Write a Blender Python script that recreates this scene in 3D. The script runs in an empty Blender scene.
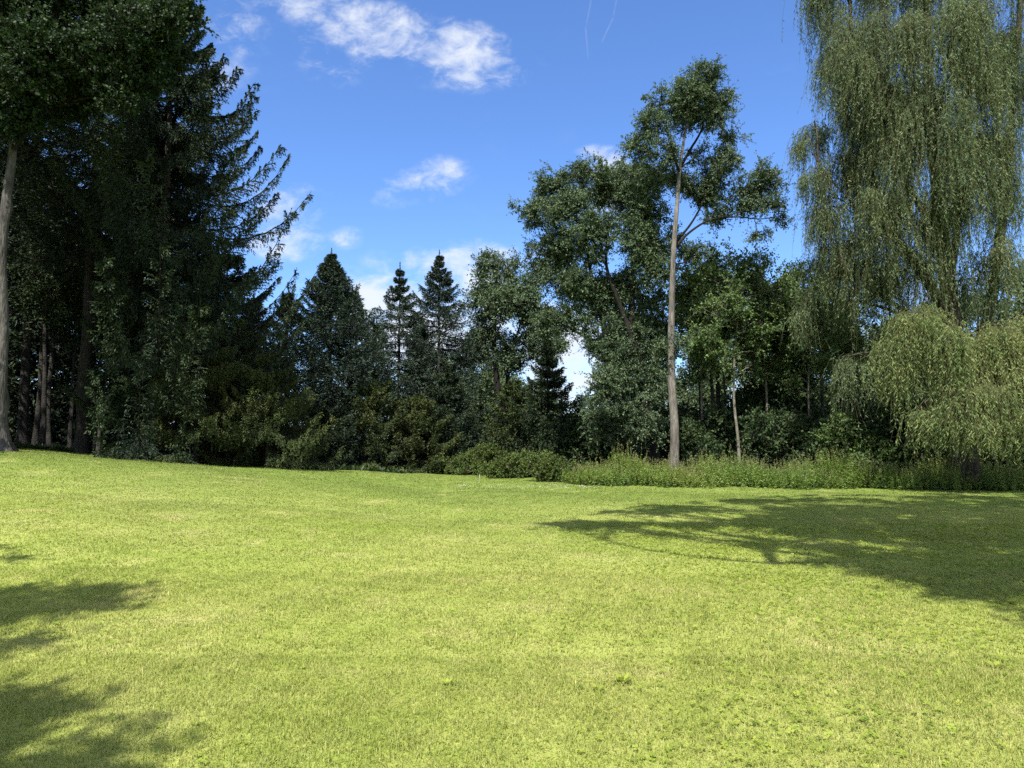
import bpy, math
import numpy as np

PI = math.pi
scene = bpy.context.scene
COL = scene.collection

# ------------------------------------------------------------------ camera numbers
EYE = 1.6
PITCH = math.radians(4.4)
FPX = 731.0


def at(px, py, D):
    """a point of the place: bearing and height as seen from the eye, at its own distance D"""
    u = (px - 512) / FPX
    v = (384 - py) / FPX
    y = math.cos(PITCH) - math.sin(PITCH) * v
    z = math.sin(PITCH) + math.cos(PITCH) * v
    return np.array([u * D / y, D, EYE + z * D / y])


def smooth(t):
    t = np.clip(t, 0, 1)
    return t * t * (3 - 2 * t)


def ground_z(x, y):
    x = np.asarray(x, float)
    y = np.asarray(y, float)
    u = -x / np.clip(y, 7, 48)
    rise = 2.1 * np.clip(u - 0.09, 0, 0.75)
    z = rise * smooth((y - 7) / 17) - 0.10 * smooth((y - 14) / 14) * smooth(1 - u * 4)
    z = z + 0.03 * np.sin(x * 0.45 + 1.3) * np.sin(y * 0.37) + 0.015 * np.sin(x * 1.3 + y * 0.9)
    return z


EDGE_X = np.array([-400, -60, -30, -20, -17, -13, -9, -6, -3, 0, 1.2, 3, 6, 10, 16, 25, 60, 400.])
EDGE_Y = np.array([40, 34, 30, 31, 30.5, 29.5, 29, 32, 36.5, 36, 32, 27.5, 26, 25.5, 24, 23, 22, 22.])


def edge_y(x):
    x = np.asarray(x, float)
    return np.interp(x, EDGE_X, EDGE_Y) + 0.35 * np.sin(x * 1.7) + 0.2 * np.sin(x * 4.1 + 1)


# ------------------------------------------------------------------ sun
SUN_EL = math.radians(56)
SUN_SIDE = math.radians(16)         # the sun stands behind the eye, this much to the left
TO_SUN = np.array([-math.sin(SUN_SIDE) * math.cos(SUN_EL), -math.cos(SUN_SIDE) * math.cos(SUN_EL), math.sin(SUN_EL)])
SHADOW_DIR = np.array([math.sin(SUN_SIDE), math.cos(SUN_SIDE)]) / math.tan(SUN_EL)

# ------------------------------------------------------------------ mesh collecting


def nrm(a):
    return a / np.maximum(np.linalg.norm(a, axis=-1, keepdims=True), 1e-9)


class Geo:
    def __init__(self):
        self.v, self.f, self.m, self.t, self.s = [], [], [], [], []
        self.n = 0

    def add(self, V, F, mat=0, tint=None, smooth_shade=False):
        V = np.asarray(V, np.float32).reshape(-1, 3)
        F = np.asarray(F, np.int64)
        self.v.append(V)
        self.f.append(F + self.n)
        k = len(F)
        self.m.append(np.full(k, mat, np.int32))
        self.t.append(np.full(k, 0.5, np.float32) if tint is None else np.asarray(tint, np.float32))
        self.s.append(np.full(k, smooth_shade, bool))
        self.n += len(V)

    def tubes(self, Pt, R, n=5, mat=0, tint=None):
        Pt = np.asarray(Pt, float)
        R = np.asarray(R, float)
        if Pt.ndim == 2:
            Pt, R = Pt[None], R[None]
        B, K, _ = Pt.shape
        T = nrm(np.gradient(Pt, axis=1))
        mean = nrm(Pt[:, -1] - Pt[:, 0])
        ref = np.where(np.abs(mean[:, 2:3]) > 0.8, np.array([[1., 0.13, 0]]), np.array([[0, 0, 1.]]))
        N = nrm(np.cross(T, ref[:, None, :]))
        Bn = np.cross(T, N)
        a = np.arange(n) * 2 * PI / n
        ring = N[:, :, None, :] * np.cos(a)[None, None, :, None] + Bn[:, :, None, :] * np.sin(a)[None, None, :, None]
        Rr = R[..., None] if R.ndim == 2 else R
        V = Pt[:, :, None, :] + ring * Rr[..., None]
        b, k, j = np.meshgrid(np.arange(B), np.arange(K - 1), np.arange(n), indexing='ij')
        idx = lambda b, k, j: (b * K + k) * n + (j % n)
        F = np.stack([idx(b, k, j), idx(b, k, j + 1), idx(b, k + 1, j + 1), idx(b, k + 1, j)], -1).reshape(-1, 4)
        tt = None if tint is None else np.repeat(tint, (K - 1) * n)
        self.add(V, F, mat, tt, True)

    def leaves(self, C, A, S, L, W, mat=0, tint=None, mid=0.45):
        L = np.asarray(L)[:, None]
        W = np.asarray(W)[:, None]
        V = np.stack([C, C + A * L * mid + S * W / 2, C + A * L, C + A * L * mid - S * W / 2], 1)
        F = np.arange(len(C) * 4).reshape(-1, 4)
        self.add(V, F, mat, tint)

    def build(self, name, mats, parent=None):
        me = bpy.data.meshes.new(name)
        V = np.concatenate(self.v)
        me.vertices.add(len(V))
        me.vertices.foreach_set('co', V.ravel())
        sizes = np.concatenate([np.full(len(f), f.shape[1], np.int32) for f in self.f])
        loops = np.concatenate([f.ravel() for f in self.f]).astype(np.int32)
        me.loops.add(len(loops))
        me.loops.foreach_set('vertex_index', loops)
        me.polygons.add(len(sizes))
        start = np.concatenate([[0], np.cumsum(sizes)[:-1]]).astype(np.int32)
        me.polygons.foreach_set('loop_start', start)
        try:
            me.polygons.foreach_set('loop_total', sizes)
        except Exception:
            pass
        for m in mats:
            me.materials.append(m)
        me.polygons.foreach_set('material_index', np.concatenate(self.m))
        me.polygons.foreach_set('use_smooth', np.concatenate(self.s))
        at_ = me.attributes.new('tint', 'FLOAT', 'FACE')
        at_.data.foreach_set('value', np.concatenate(self.t))
        me.update(calc_edges=True)
        o = bpy.data.objects.new(name, me)
        COL.objects.link(o)
        if parent:
            o.parent = parent
        return o


def tag(o, label=None, cat=None, group=None, kind=None):
    if label:
        o['label'] = label
    if cat:
        o['category'] = cat
    if group:
        o['group'] = group
    if kind:
        o['kind'] = kind
    return o


def empty(name, loc, label, cat, group=None):
    o = bpy.data.objects.new(name, None)
    COL.objects.link(o)
    o.location = loc
    o.empty_display_size = 0.3
    return tag(o, label, cat, group)


def copy_thing(src, loc, rotz, scl, label=None, group=None):
    r = src.copy()
    COL.objects.link(r)
    r.location = loc
    r.rotation_euler = (0, 0, rotz)
    r.scale = (scl, scl, scl)
    if label:
        r['label'] = label
    if group:
        r['group'] = group
    for ch in list(src.children):
        c = ch.copy()
        COL.objects.link(c)
        c.parent = r
    return r


# ------------------------------------------------------------------ materials
def new_mat(name):
    m = bpy.data.materials.new(name)
    m.use_nodes = True
    nt = m.node_tree
    for n in list(nt.nodes):
        nt.nodes.remove(n)
    return m, nt


def nd(nt, t, **kw):
    n = nt.nodes.new(t)
    for k, v in kw.items():
        setattr(n, k, v)
    return n


def ramp(nt, stops):
    r = nd(nt, 'ShaderNodeValToRGB')
    el = r.color_ramp.elements
    while len(el) < len(stops):
        el.new(0.5)
    for e, (p, c) in zip(el, stops):
        e.position = p
        e.color = (*c, 1)
    return r


def leaf_mat(name, stops, trans=0.25, rough=0.5, spec=0.35, trans_tint=(1.25, 1.3, 0.5)):
    m, nt = new_mat(name)
    a = nd(nt, 'ShaderNodeAttribute', attribute_name='tint')
    r = ramp(nt, stops)
    nt.links.new(a.outputs['Fac'], r.inputs[0])
    # slow change of hue through the crown, as real foliage has
    tc = nd(nt, 'ShaderNodeTexCoord')
    no = nd(nt, 'ShaderNodeTexNoise')
    no.inputs['Scale'].default_value = 0.55
    no.inputs['Detail'].default_value = 2
    nt.links.new(tc.outputs['Object'], no.inputs['Vector'])
    hv = nd(nt, 'ShaderNodeHueSaturation')
    mr = nd(nt, 'ShaderNodeMapRange')
    mr.inputs[1].default_value = 0.3
    mr.inputs[2].default_value = 0.7
    mr.inputs[3].default_value = 0.487
    mr.inputs[4].default_value = 0.512
    nt.links.new(no.outputs['Fac'], mr.inputs[0])
    nt.links.new(mr.outputs[0], hv.inputs['Hue'])
    nt.links.new(r.outputs[0], hv.inputs['Color'])
    p = nd(nt, 'ShaderNodeBsdfPrincipled')
    p.inputs['Roughness'].default_value = rough
    p.inputs['Specular IOR Level'].default_value = spec
    nt.links.new(hv.outputs[0], p.inputs['Base Color'])
    t = nd(nt, 'ShaderNodeBsdfTranslucent')
    mul = nd(nt, 'ShaderNodeMix', data_type='RGBA', blend_type='MULTIPLY')
    mul.inputs[0].default_value = 1
    nt.links.new(hv.outputs[0], mul.inputs[6])
    mul.inputs[7].default_value = (*trans_tint, 1)
    nt.links.new(mul.outputs[2], t.inputs['Color'])
    mx = nd(nt, 'ShaderNodeMixShader')
    mx.inputs[0].default_value = trans
    nt.links.new(p.outputs[0], mx.inputs[1])
    nt.links.new(t.outputs[0], mx.inputs[2])
    o = nd(nt, 'ShaderNodeOutputMaterial')
    nt.links.new(mx.outputs[0], o.inputs[0])
    return m


def bark_mat(name, c1, c2, c3, sc=9, bump=1.0, stretch=0.18):
    m, nt = new_mat(name)
    tc = nd(nt, 'ShaderNodeTexCoord')
    mp = nd(nt, 'ShaderNodeMapping')
    mp.inputs['Scale'].default_value = (1, 1, stretch)
    nt.links.new(tc.outputs['Object'], mp.inputs[0])
    no = nd(nt, 'ShaderNodeTexNoise')
    no.inputs['Scale'].default_value = sc
    no.inputs['Detail'].default_value = 6
    no.inputs['Roughness'].default_value = 0.65
    nt.links.new(mp.outputs[0], no.inputs[0])
    vo = nd(nt, 'ShaderNodeTexVoronoi', feature='DISTANCE_TO_EDGE')
    vo.inputs['Scale'].default_value = sc * 1.4
    nt.links.new(mp.outputs[0], vo.inputs[0])
    no2 = nd(nt, 'ShaderNodeTexNoise')
    no2.inputs['Scale'].default_value = 0.9
    no2.inputs['Detail'].default_value = 3
    nt.links.new(tc.outputs['Object'], no2.inputs[0])
    r = ramp(nt, [(0.3, c1), (0.5, c2), (0.72, c3)])
    ad = nd(nt, 'ShaderNodeMath', operation='MULTIPLY_ADD')
    nt.links.new(no2.outputs['Fac'], ad.inputs[0])
    ad.inputs[1].default_value = 0.5
    nt.links.new(no.outputs['Fac'], ad.inputs[2])
    sb = nd(nt, 'ShaderNodeMath', operation='SUBTRACT')
    nt.links.new(ad.outputs[0], sb.inputs[0])
    sb.inputs[1].default_value = 0.25
    nt.links.new(sb.outputs[0], r.inputs[0])
    h = nd(nt, 'ShaderNodeMath', operation='MULTIPLY_ADD')
    nt.links.new(vo.outputs[0], h.inputs[0])
    h.inputs[1].default_value = 1.5
    nt.links.new(no.outputs['Fac'], h.inputs[2])
    b = nd(nt, 'ShaderNodeBump')
    b.inputs['Strength'].default_value = bump
    b.inputs['Distance'].default_value = 0.04
    nt.links.new(h.outputs[0], b.inputs['Height'])
    p = nd(nt, 'ShaderNodeBsdfPrincipled')
    p.inputs['Roughness'].default_value = 0.9
    p.inputs['Specular IOR Level'].default_value = 0.15
    nt.links.new(r.outputs[0], p.inputs['Base Color'])
    nt.links.new(b.outputs[0], p.inputs['Normal'])
    o = nd(nt, 'ShaderNodeOutputMaterial')
    nt.links.new(p.outputs[0], o.inputs[0])
    return m


M_SPRUCE = leaf_mat('spruce_needles', [(0, (0.011, 0.020, 0.013)), (0.5, (0.021, 0.036, 0.020)), (1, (0.042, 0.062, 0.027))], 0.08, 0.65, 0.15)
M_SPRUCE_OLIVE = leaf_mat('olive_needles', [(0, (0.020, 0.032, 0.013)), (0.5, (0.041, 0.058, 0.020)), (1, (0.080, 0.100, 0.033))], 0.1, 0.65, 0.15)
M_FIR = leaf_mat('fir_needles', [(0, (0.016, 0.028, 0.022)), (0.5, (0.029, 0.048, 0.036)), (1, (0.056, 0.080, 0.055))], 0.08, 0.65, 0.15)
M_MAPLE = leaf_mat('maple_leaf', [(0, (0.009, 0.020, 0.010)), (0.5, (0.015, 0.031, 0.013)), (1, (0.028, 0.055, 0.018))], 0.25, 0.62, 0.2)
M_POPLAR = leaf_mat('poplar_leaf', [(0, (0.040, 0.066, 0.042)), (0.5, (0.066, 0.102, 0.058)), (1, (0.108, 0.152, 0.078))], 0.22, 0.6, 0.22)
M_ASPEN = leaf_mat('aspen_leaf', [(0, (0.042, 0.076, 0.030)), (0.5, (0.070, 0.122, 0.042)), (1, (0.120, 0.185, 0.056))], 0.3, 0.6, 0.22)
M_DARKLEAF = leaf_mat('dark_leaf', [(0, (0.018, 0.034, 0.016)), (0.5, (0.029, 0.053, 0.021)), (1, (0.054, 0.086, 0.031))], 0.22, 0.62, 0.18)
M_PALELEAF = leaf_mat('pale_leaf', [(0, (0.045, 0.072, 0.040)), (0.5, (0.062, 0.098, 0.050)), (1, (0.10, 0.136, 0.06))], 0.25, 0.65, 0.2)
M_WILLOW_SHADED = leaf_mat('shaded_willow_leaf', [(0, (0.050, 0.088, 0.050)), (0.5, (0.094, 0.142, 0.074)), (1, (0.185, 0.230, 0.112))], 0.42, 0.62, 0.2, (1.2, 1.3, 0.8))  # upper crown: shade put into a darker, greyer leaf colour
M_WILLOW_LIT = leaf_mat('lit_willow_leaf', [(0, (0.090, 0.150, 0.064)), (0.5, (0.165, 0.225, 0.088)), (1, (0.275, 0.320, 0.125))], 0.50, 0.62, 0.2, (1.25, 1.3, 0.75))  # lower skirt: same leaf, sunlight painted in as a paler, yellower colour
M_SHRUB = leaf_mat('shrub_leaf', [(0, (0.032, 0.058, 0.014)), (0.5, (0.052, 0.088, 0.019)), (1, (0.098, 0.136, 0.030))], 0.25, 0.62, 0.2)
M_WEED = leaf_mat('weed_leaf', [(0, (0.074, 0.126, 0.028)), (0.5, (0.122, 0.186, 0.042)), (1, (0.195, 0.250, 0.070))], 0.28, 0.65, 0.2)
M_SEED = leaf_mat('seed_head', [(0, (0.10, 0.10, 0.05)), (1, (0.20, 0.19, 0.10))], 0.2, 0.7, 0.1)
M_FLOWER = leaf_mat('clover_flower', [(0, (0.45, 0.45, 0.36)), (1, (0.62, 0.60, 0.52))], 0.3, 0.7, 0.1, (1, 1, 1))

B_SPRUCE = bark_mat('spruce_bark', (0.015, 0.0145, 0.0135), (0.030, 0.029, 0.027), (0.055, 0.053, 0.050), 12, 0.7, 0.5)
B_MAPLE = bark_mat('maple_bark', (0.024, 0.0235, 0.022), (0.055, 0.053, 0.050), (0.11, 0.107, 0.102), 11, 0.7)
B_TALL = bark_mat('tall_trunk_bark', (0.050, 0.046, 0.041), (0.105, 0.097, 0.088), (0.175, 0.165, 0.150), 11, 0.6)
B_DARK = bark_mat('dark_bark', (0.007, 0.0065, 0.006), (0.012, 0.0115, 0.010), (0.022, 0.020, 0.018), 10, 0.6)
B_PALE = bark_mat('pale_bark', (0.06, 0.058, 0.045), (0.12, 0.115, 0.095), (0.20, 0.19, 0.165), 9, 0.35, 0.5)
B_WILLOW = bark_mat('willow_bark', (0.02, 0.018, 0.015), (0.042, 0.038, 0.031), (0.080, 0.073, 0.060), 9, 0.8)
B_TWIG = bark_mat('twig_bark', (0.05, 0.042, 0.03), (0.075, 0.064, 0.045), (0.10, 0.088, 0.06), 6, 0.1)
B_WTWIG = bark_mat('willow_twig', (0.045, 0.048, 0.022), (0.065, 0.066, 0.030), (0.085, 0.085, 0.04), 6, 0.1)


# ------------------------------------------------------------------ tree building
def resample(pts, K):
    """Catmull-Rom through pts"""
    p = np.asarray(pts, float)
    q = np.vstack([2 * p[0] - p[1], p, 2 * p[-1] - p[-2]])
    n = len(p) - 1
    t = np.linspace(0, n, K)
    i = np.clip(t.astype(int), 0, n - 1)
    f = (t - i)[:, None]
    a, b, c, d = q[i], q[i + 1], q[i + 2], q[i + 3]
    return 0.5 * (2 * b + (c - a) * f + (2 * a - 5 * b + 4 * c - d) * f * f + (3 * b - a - 3 * c + d) * f ** 3)


def trunk_mesh(g, pts, r0, r1, rng, K=34, n=16, flare=0.7, flare_h=0.4, mat=0, burls=0, power=0.8):
    P = resample(pts, K)
    # more rings close to the foot
    s = np.linspace(0, 1, K)
    R = r0 + (r1 - r0) * s ** power
    h = P[:, 2] - P[0, 2]
    a = np.arange(n) * 2 * PI / n
    lob = 1 + 0.045 * np.sin(3 * a + rng.uniform(0, 6))[None, :] + 0.03 * np.sin(2 * a[None, :] + h[:, None] * 1.1) + rng.normal(0, 0.012, (K, n))
    root = flare * np.exp(-h / flare_h)[:, None] * (0.75 + 0.45 * np.cos(5 * a + rng.uniform(0, 6))[None, :])
    RR = R[:, None] * (lob + root)
    for _ in range(burls):
        k = rng.integers(3, K // 2)
        j = rng.uniform(0, 2 * PI)
        hh = h[k]
        RR += 0.32 * r0 * np.exp(-((h - hh) / 0.22) ** 2)[:, None] * np.clip(np.cos(a - j), 0, 1)[None, :] ** 2
    P = P + np.stack([0.12 * R * np.sin(h * 1.2 + rng.uniform(0, 6)), 0.12 * R * np.sin(h * 1.5 + rng.uniform(0, 6)), 0 * h], 1) * (h > 1)[:, None]
    g.tubes(P[None], RR[None], n, mat)
    return P, R


def rand_dir(rng, n):
    return nrm(rng.normal(size=(n, 3)))


def clump_foliage(g, C, sig, per, L, W, rng, up=0.6, droop=0.25, mat=0, twig_mat=1, out_c=None, twig=True, tint_spread=0.28):
    """leafy twig tips: each clump is a bundle of short twigs with leaves along them"""
    N = len(C)
    if N == 0:
        return
    T = 7
    d = rand_dir(rng, N * T).reshape(N, T, 3)
    if out_c is not None:
        d = nrm(d + 0.55 * nrm(C - out_c)[:, None, :])
    d[..., 2] += 0.12
    d = nrm(d)
    ln = sig * (0.8 + 1.9 * rng.uniform(0, 1, (N, T)) ** 1.8)
    m = max(1, per // T)
    s = rng.uniform(0.12, 1.05, (N, T, m))
    bend = -droop * 0.45 * (s ** 2) * ln[..., None]
    p = C[:, None, None, :] + d[:, :, None, :] * (s * ln[..., None])[..., None]
    p[..., 2] += bend
    p = p + rng.normal(0, sig * 0.10, p.shape)
    base_t = np.clip(rng.normal(0.5, tint_spread * 0.7, N), 0.05, 0.95)
    tint = np.clip(base_t[:, None, None] + rng.normal(0, tint_spread, (N, T, m)), 0, 1).ravel()
    p = p.reshape(-1, 3)
    M = len(p)
    A = nrm(np.repeat(d.reshape(-1, 3), m, 0) * 0.7 + rng.normal(0, 0.75, (M, 3)) - np.array([0, 0, droop]))
    nr = nrm(rng.normal(0, 0.75, (M, 3)) + np.array([0, 0, up]))
    S = nrm(np.cross(A, nr))
    l = L * rng.uniform(0.65, 1.3, M)
    g.leaves(p, A, S, l, l * (W / L), mat, tint)
    if twig:
        ss = np.linspace(0, 1, 3)
        q = C[:, None, None, :] + d[:, :, None, :] * (ss[None, None, :] * ln[..., None])[..., None]
        q[..., 2] += -droop * 0.45 * ss ** 2 * ln[..., None]
        g.tubes(q.reshape(-1, 3, 3), np.tile(np.array([0.007, 0.005, 0.003]), (N * T, 1)), 3, twig_mat)


def curve3(a, b, sag, K):
    """bowed path from a to b (arrays (B,3)), pushed by sag (B,3) at the middle"""
    s = np.linspace(0, 1, K)[None, :, None]
    return a[:, None] * (1 - s) + b[:, None] * s + sag[:, None] * (4 * s * (1 - s))


def lobe_clumps(c, r, n, rng, nsub=6, hole=0.35):
    """clump centres in one bough mass: uneven sub-masses on a shell"""
    d = rand_dir(rng, nsub)
    rad = rng.uniform(0.25, 0.80, nsub)[:, None]
    sub = d * rad
    k = rng.integers(0, nsub, n)
    q = rand_dir(rng, n) * (rng.uniform(0.15, 1, n) ** 0.5)[:, None] * 0.50
    pts = sub[k] + q
    ll = np.linalg.norm(pts, axis=1, keepdims=True)
    pts = np.where(ll > 1.12, pts / ll * 1.12, pts)
    return c + pts * r, c + sub * r, k


def decid_tree(name, label, cat, base, trunks, lobes, mats, leaf, rng, dens=0.045, sig=0.3, per=90, group=None,
               limb_r=0.09, up=0.6, droop=0.25, nsub=6, parts=True, limb_bark=None, flare=0.7, burls=0, sink=0.12, n_side=16):
    """trunks: list of (pts, r0, r1); lobes: list of (centre, radii, n, start or None)"""
    bark, lm = mats
    base = np.array(base, float)
    root = empty(name, base, label, cat, group)
    P_all, R_all = [], []
    for i, (pts, r0, r1) in enumerate(trunks):
        g = Geo()
        pts = [np.array(p, float) - base for p in pts]
        if i == 0 or pts[0][2] < 0.3:
            pts[0] = pts[0] - np.array([0, 0, sink])
        P, R = trunk_mesh(g, pts, r0, r1, rng, flare=flare if (i == 0 or pts[0][2] < 0.3) else 0.0, burls=burls, n=n_side)
        g.build('trunk' if i == 0 else 'limb', [bark if i == 0 else (limb_bark or bark)], root)
        P_all.append(P)
        R_all.append(R)
    PT, RT = np.concatenate(P_all), np.concatenate(R_all)
    crown = Geo()
    for (c, r, n, start) in lobes:
        c = np.array(c, float) - base
        r = np.array(r, float)
        if start is None:
            dist = np.linalg.norm(PT - c, axis=1) + 2.2 * np.clip(PT[:, 2] - (c[2] - 0.55 * np.linalg.norm((PT - c)[:, :2], axis=1)), 0, 99)
            j = int(np.argmin(dist))
            a, ra = PT[j], RT[j]
        else:
            a = np.array(start, float) - base
            j = int(np.argmin(np.linalg.norm(PT - a, axis=1)))
            a, ra = PT[j], RT[j]
        span = np.linalg.norm(c - a)
        lr = min(ra * 0.75, limb_r * (0.5 + span / 5))
        sag = np.array([0, 0, -0.05 * span]) + rng.normal(0, 0.05 * span, 3)
        limb = curve3(a[None], c[None], sag[None], 12)
        limb[0, 1:-1] += rng.normal(0, 0.025 * span, (10, 3))
        limb_R = np.linspace(lr, lr * 0.38, 12)
        if parts and span > 0.8:
            gl = Geo()
            gl.tubes(limb, limb_R[None], 8, 0)
            gl.build('limb', [limb_bark or bark], root)
        else:
            crown.tubes(limb, limb_R[None], 6, 1)
        pts, sub, k = lobe_clumps(c, r, int(n), rng, nsub)
        # second order branches to each sub mass
        js = rng.integers(5, 12, len(sub))
        sa = limb[0, js]
        sp = np.linalg.norm(sub - sa, axis=1)
        sec = curve3(sa, sub, np.stack([rng.normal(0, 0.06, len(sub)) * sp, rng.normal(0, 0.06, len(sub)) * sp, -0.07 * sp], 1), 8)
        sr = np.clip(lr * 0.42, 0.014, 0.06)
        crown.tubes(sec, np.tile(np.linspace(sr, sr * 0.4, 8), (len(sub), 1)), 5, 1)
        # third order to each clump
        ta = sec[k, rng.integers(3, 8, len(pts))]
        tp = np.linalg.norm(pts - ta, axis=1)
        ter = curve3(ta, pts, np.stack([0 * tp, 0 * tp, -0.06 * tp], 1) + rng.normal(0, 0.04, (len(pts), 3)), 5)
        crown.tubes(ter, np.tile(np.linspace(sr * 0.4, 0.008, 5), (len(pts), 1)), 4, 1)
        clump_foliage(crown, pts, sig, per, leaf[0], leaf[1], rng, up, droop, 0, 1, c)
        # a few leafy shoots along the limb tie the masses together
        ne = max(2, int(n * 0.16))
        se = rng.integers(4, 12, ne)
        pe = limb[0, se] + rng.normal(0, 0.16 * float(np.mean(r)) + 0.12, (ne, 3))
        clump_foliage(crown, pe, sig * 0.8, int(per * 0.6), leaf[0], leaf[1], rng, up, droop, 0, 1, None)
    crown.build('crown', [lm, limb_bark or bark], root)
    return root


def px_lobes(lst, D, dens, kz=0.85):
    """(px, py, rx, ry, depth shift[, start px, py]) -> lobes in metres"""
    out = []
    for l in lst:
        px, py, rx, ry, dd = l[:5]
        d = D + dd
        k = d / FPX
        c = at(px, py, d)
        start = at(l[5], l[6], D) if len(l) > 6 else None
        out.append((c, (rx * k, kz * (rx + ry) / 2 * k, ry * k), max(4, dens * rx * ry), start))
    return out


def px_trunk(pts, D, r0, r1, dd=0):
    return ([at(p[0], p[1], D + (p[2] if len(p) > 2 else 0) + dd) for p in pts], r0, r1)


def ground_at(px, D):
    p = at(px, 440, D)
    p[2] = ground_z(p[0], p[1])
    return p


def spruce(name, label, base, H, prof, rng, z0=0.4, n_br=150, mats=None, trunk_r=0.25, droop=0.35, lift=0.30, twig=1.0,
           lateral=20, samples=7, group=None, dead=0, hang=0.5, needle=(0.14, 0.034), cat='conifer tree', sway=0.0, curtain=1.0, whorl=0.5, latk=0.30, top=0.70, asym=0.0):
    """prof: list of (t, radius) with t = height share"""
    bark, nm = mats
    base = np.array(base, float)
    root = empty(name, base, label, cat, group)
    g = Geo()
    trunk_mesh(g, [(0, 0, -0.15), (sway * 0.3, 0, H * 0.33), (sway * 0.5, 0.05, H * 0.66), (0, 0, H)], trunk_r, 0.015, rng, K=36, n=14, flare=0.6, flare_h=0.35, power=1.0)
    g.build('trunk', [bark], root)
    c = Geo()
    B = n_br
    u = (np.arange(B) + rng.uniform(0, 1, B)) / B
    # boughs stand in loose whorls
    zz = z0 + (H * 0.972 - z0) * u ** 0.92
    zz = np.clip(np.round(zz / whorl) * whorl + rng.normal(0, 0.09 * whorl, B), z0, H * 0.975)
    t = zz / H
    az = np.arange(B) * 2.399963 + rng.normal(0, 0.25, B)
    pt, pr = zip(*prof)
    L = np.interp(t, pt, pr) * rng.uniform(0.72, 1.1, B) + 0.03
    L = L * (1 - asym * smooth(-np.cos(az) * 2 + 0.3) * smooth((0.55 - t) / 0.2) * rng.uniform(0.75, 1.25, B))
    K = 10
    s = np.linspace(0, 1, K)[None, :]
    slope0 = (-droop + (droop + top) * t ** 1.6)[:, None] + rng.normal(0, 0.07, (B, 1))
    up_ = lift * (0.4 + 0.6 * (1 - t))[:, None] * rng.uniform(0.6, 1.4, (B, 1))
    dz = L[:, None] * (slope0 * s - 0.28 * (1 - t)[:, None] * np.sin(PI * np.clip(s, 0, 1)) * 0.7 + up_ * s ** 4.2)
    azs = az[:, None] + rng.normal(0, 0.10, (B, 1)) * s
    rr = L[:, None] * s
    tx = np.interp(zz, [0, H * 0.33, H * 0.66, H], [0, sway * 0.3, sway * 0.5, 0])[:, None]
    br = np.stack([tx + rr * np.cos(azs), rr * np.sin(azs), zz[:, None] + dz], -1)
    # keep boughs above the soil
    gz = ground_z(br[..., 0] + base[0], br[..., 1] + base[1]) - base[2]
    br[..., 2] = np.maximum(br[..., 2], gz + 0.18 + 0.15 * rng.uniform(0, 1, (B, 1)))
    r0 = np.clip(0.010 + 0.0085 * L, 0.008, 0.06)
    c.tubes(br, r0[:, None] * (1 - 0.85 * s), 5, 1)
    # laterals
    NL = lateral
    sl = (np.arange(NL)[None, :] + rng.uniform(0, 1, (B, NL))) / NL * 0.88 + 0.12
    side = np.where((np.arange(NL) % 2)[None, :] == 0, 1.0, -1.0) * np.ones((B, 1))
    fi = sl * (K - 1)
    i0 = np.clip(fi.astype(int), 0, K - 2)
    fr = (fi - i0)[..., None]
    bi = np.arange(B)[:, None]
    p0 = br[bi, i0] * (1 - fr) + br[bi, i0 + 1] * fr
    tan = nrm(br[bi, i0 + 1] - br[bi, i0])
    horiz = nrm(np.cross(tan, np.array([0, 0, 1.0])))
    ll = (latk * L[:, None] * (1.05 - sl) ** 0.8 * np.minimum(1, sl * 3) + 0.20 * np.minimum(1, 0.25 + L[:, None])) * rng.uniform(0.6, 1.25, (B, NL)) * twig
    ld = nrm(tan * 0.75 + horiz * side[..., None] * rng.uniform(0.5, 1.0, (B, NL, 1)) + rng.normal(0, 0.12, (B, NL, 3)))
    KL = 4
    q = np.linspace(0, 1, KL)[None, None, :]
    lat = p0[:, :, None, :] + ld[:, :, None, :] * (q * ll[..., None])[..., None]
    lat[..., 2] -= hang * 0.55 * (q ** 1.6) * ll[..., None]
    latf = lat.reshape(-1, KL, 3)
    c.tubes(latf, np.tile(np.linspace(0.008, 0.003, KL), (len(latf), 1)), 3, 1)
    # needle sprays along the laterals, along the bough, and hanging under the bough
    NS = samples
    M = B * NL
    nl, nw = needle
    bt = np.clip(rng.normal(0.45, 0.16, B), 0, 1)
    hz = np.repeat(horiz.reshape(-1, 3), NS, 0)
    for pas in (0, 1):
        sq = rng.uniform(0.02, 1.0, (M, NS))
        fi = sq * (KL - 1)
        i0 = np.clip(fi.astype(int), 0, KL - 2)
        fr = (fi - i0)[..., None]
        mi = np.arange(M)[:, None]
        pp = (latf[mi, i0] * (1 - fr) + latf[mi, i0 + 1] * fr).reshape(-1, 3)
        dd = nrm(latf[mi, i0 + 1] - latf[mi, i0]).reshape(-1, 3)
        n = len(pp)
        tin = np.clip(np.repeat(bt, NL * NS) + 0.35 * (np.repeat(sl.ravel(), NS) - 0.6) + rng.normal(0, 0.2, n), 0, 1)
        l = nl * rng.uniform(0.6, 1.35, n)
        if pas == 0:
            A = nrm(dd + hz * rng.uniform(-0.75, 0.75, (n, 1)) + rng.normal(0, 0.16, (n, 3)) - np.array([0, 0, 0.15 * hang]))
        else:
            dn_ = rng.uniform(0, 1, n) ** 1.3 * 0.62 * hang * curtain * np.minimum(1.0, 0.3 + np.repeat(ll.ravel(), NS))
            pp = pp - np.array([0, 0, 1.0]) * dn_[:, None] + rng.normal(0, 0.02, (n, 3))
            A = nrm(dd * (0.9 - 0.75 * min(1, hang * curtain)) + rng.normal(0, 0.25, (n, 3)) - np.array([0, 0, 0.9 * hang * curtain]))
        S = nrm(np.cross(A, rng.normal(size=(n, 3)) * 0.7 + np.array([0, 0, 0.7])))
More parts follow.
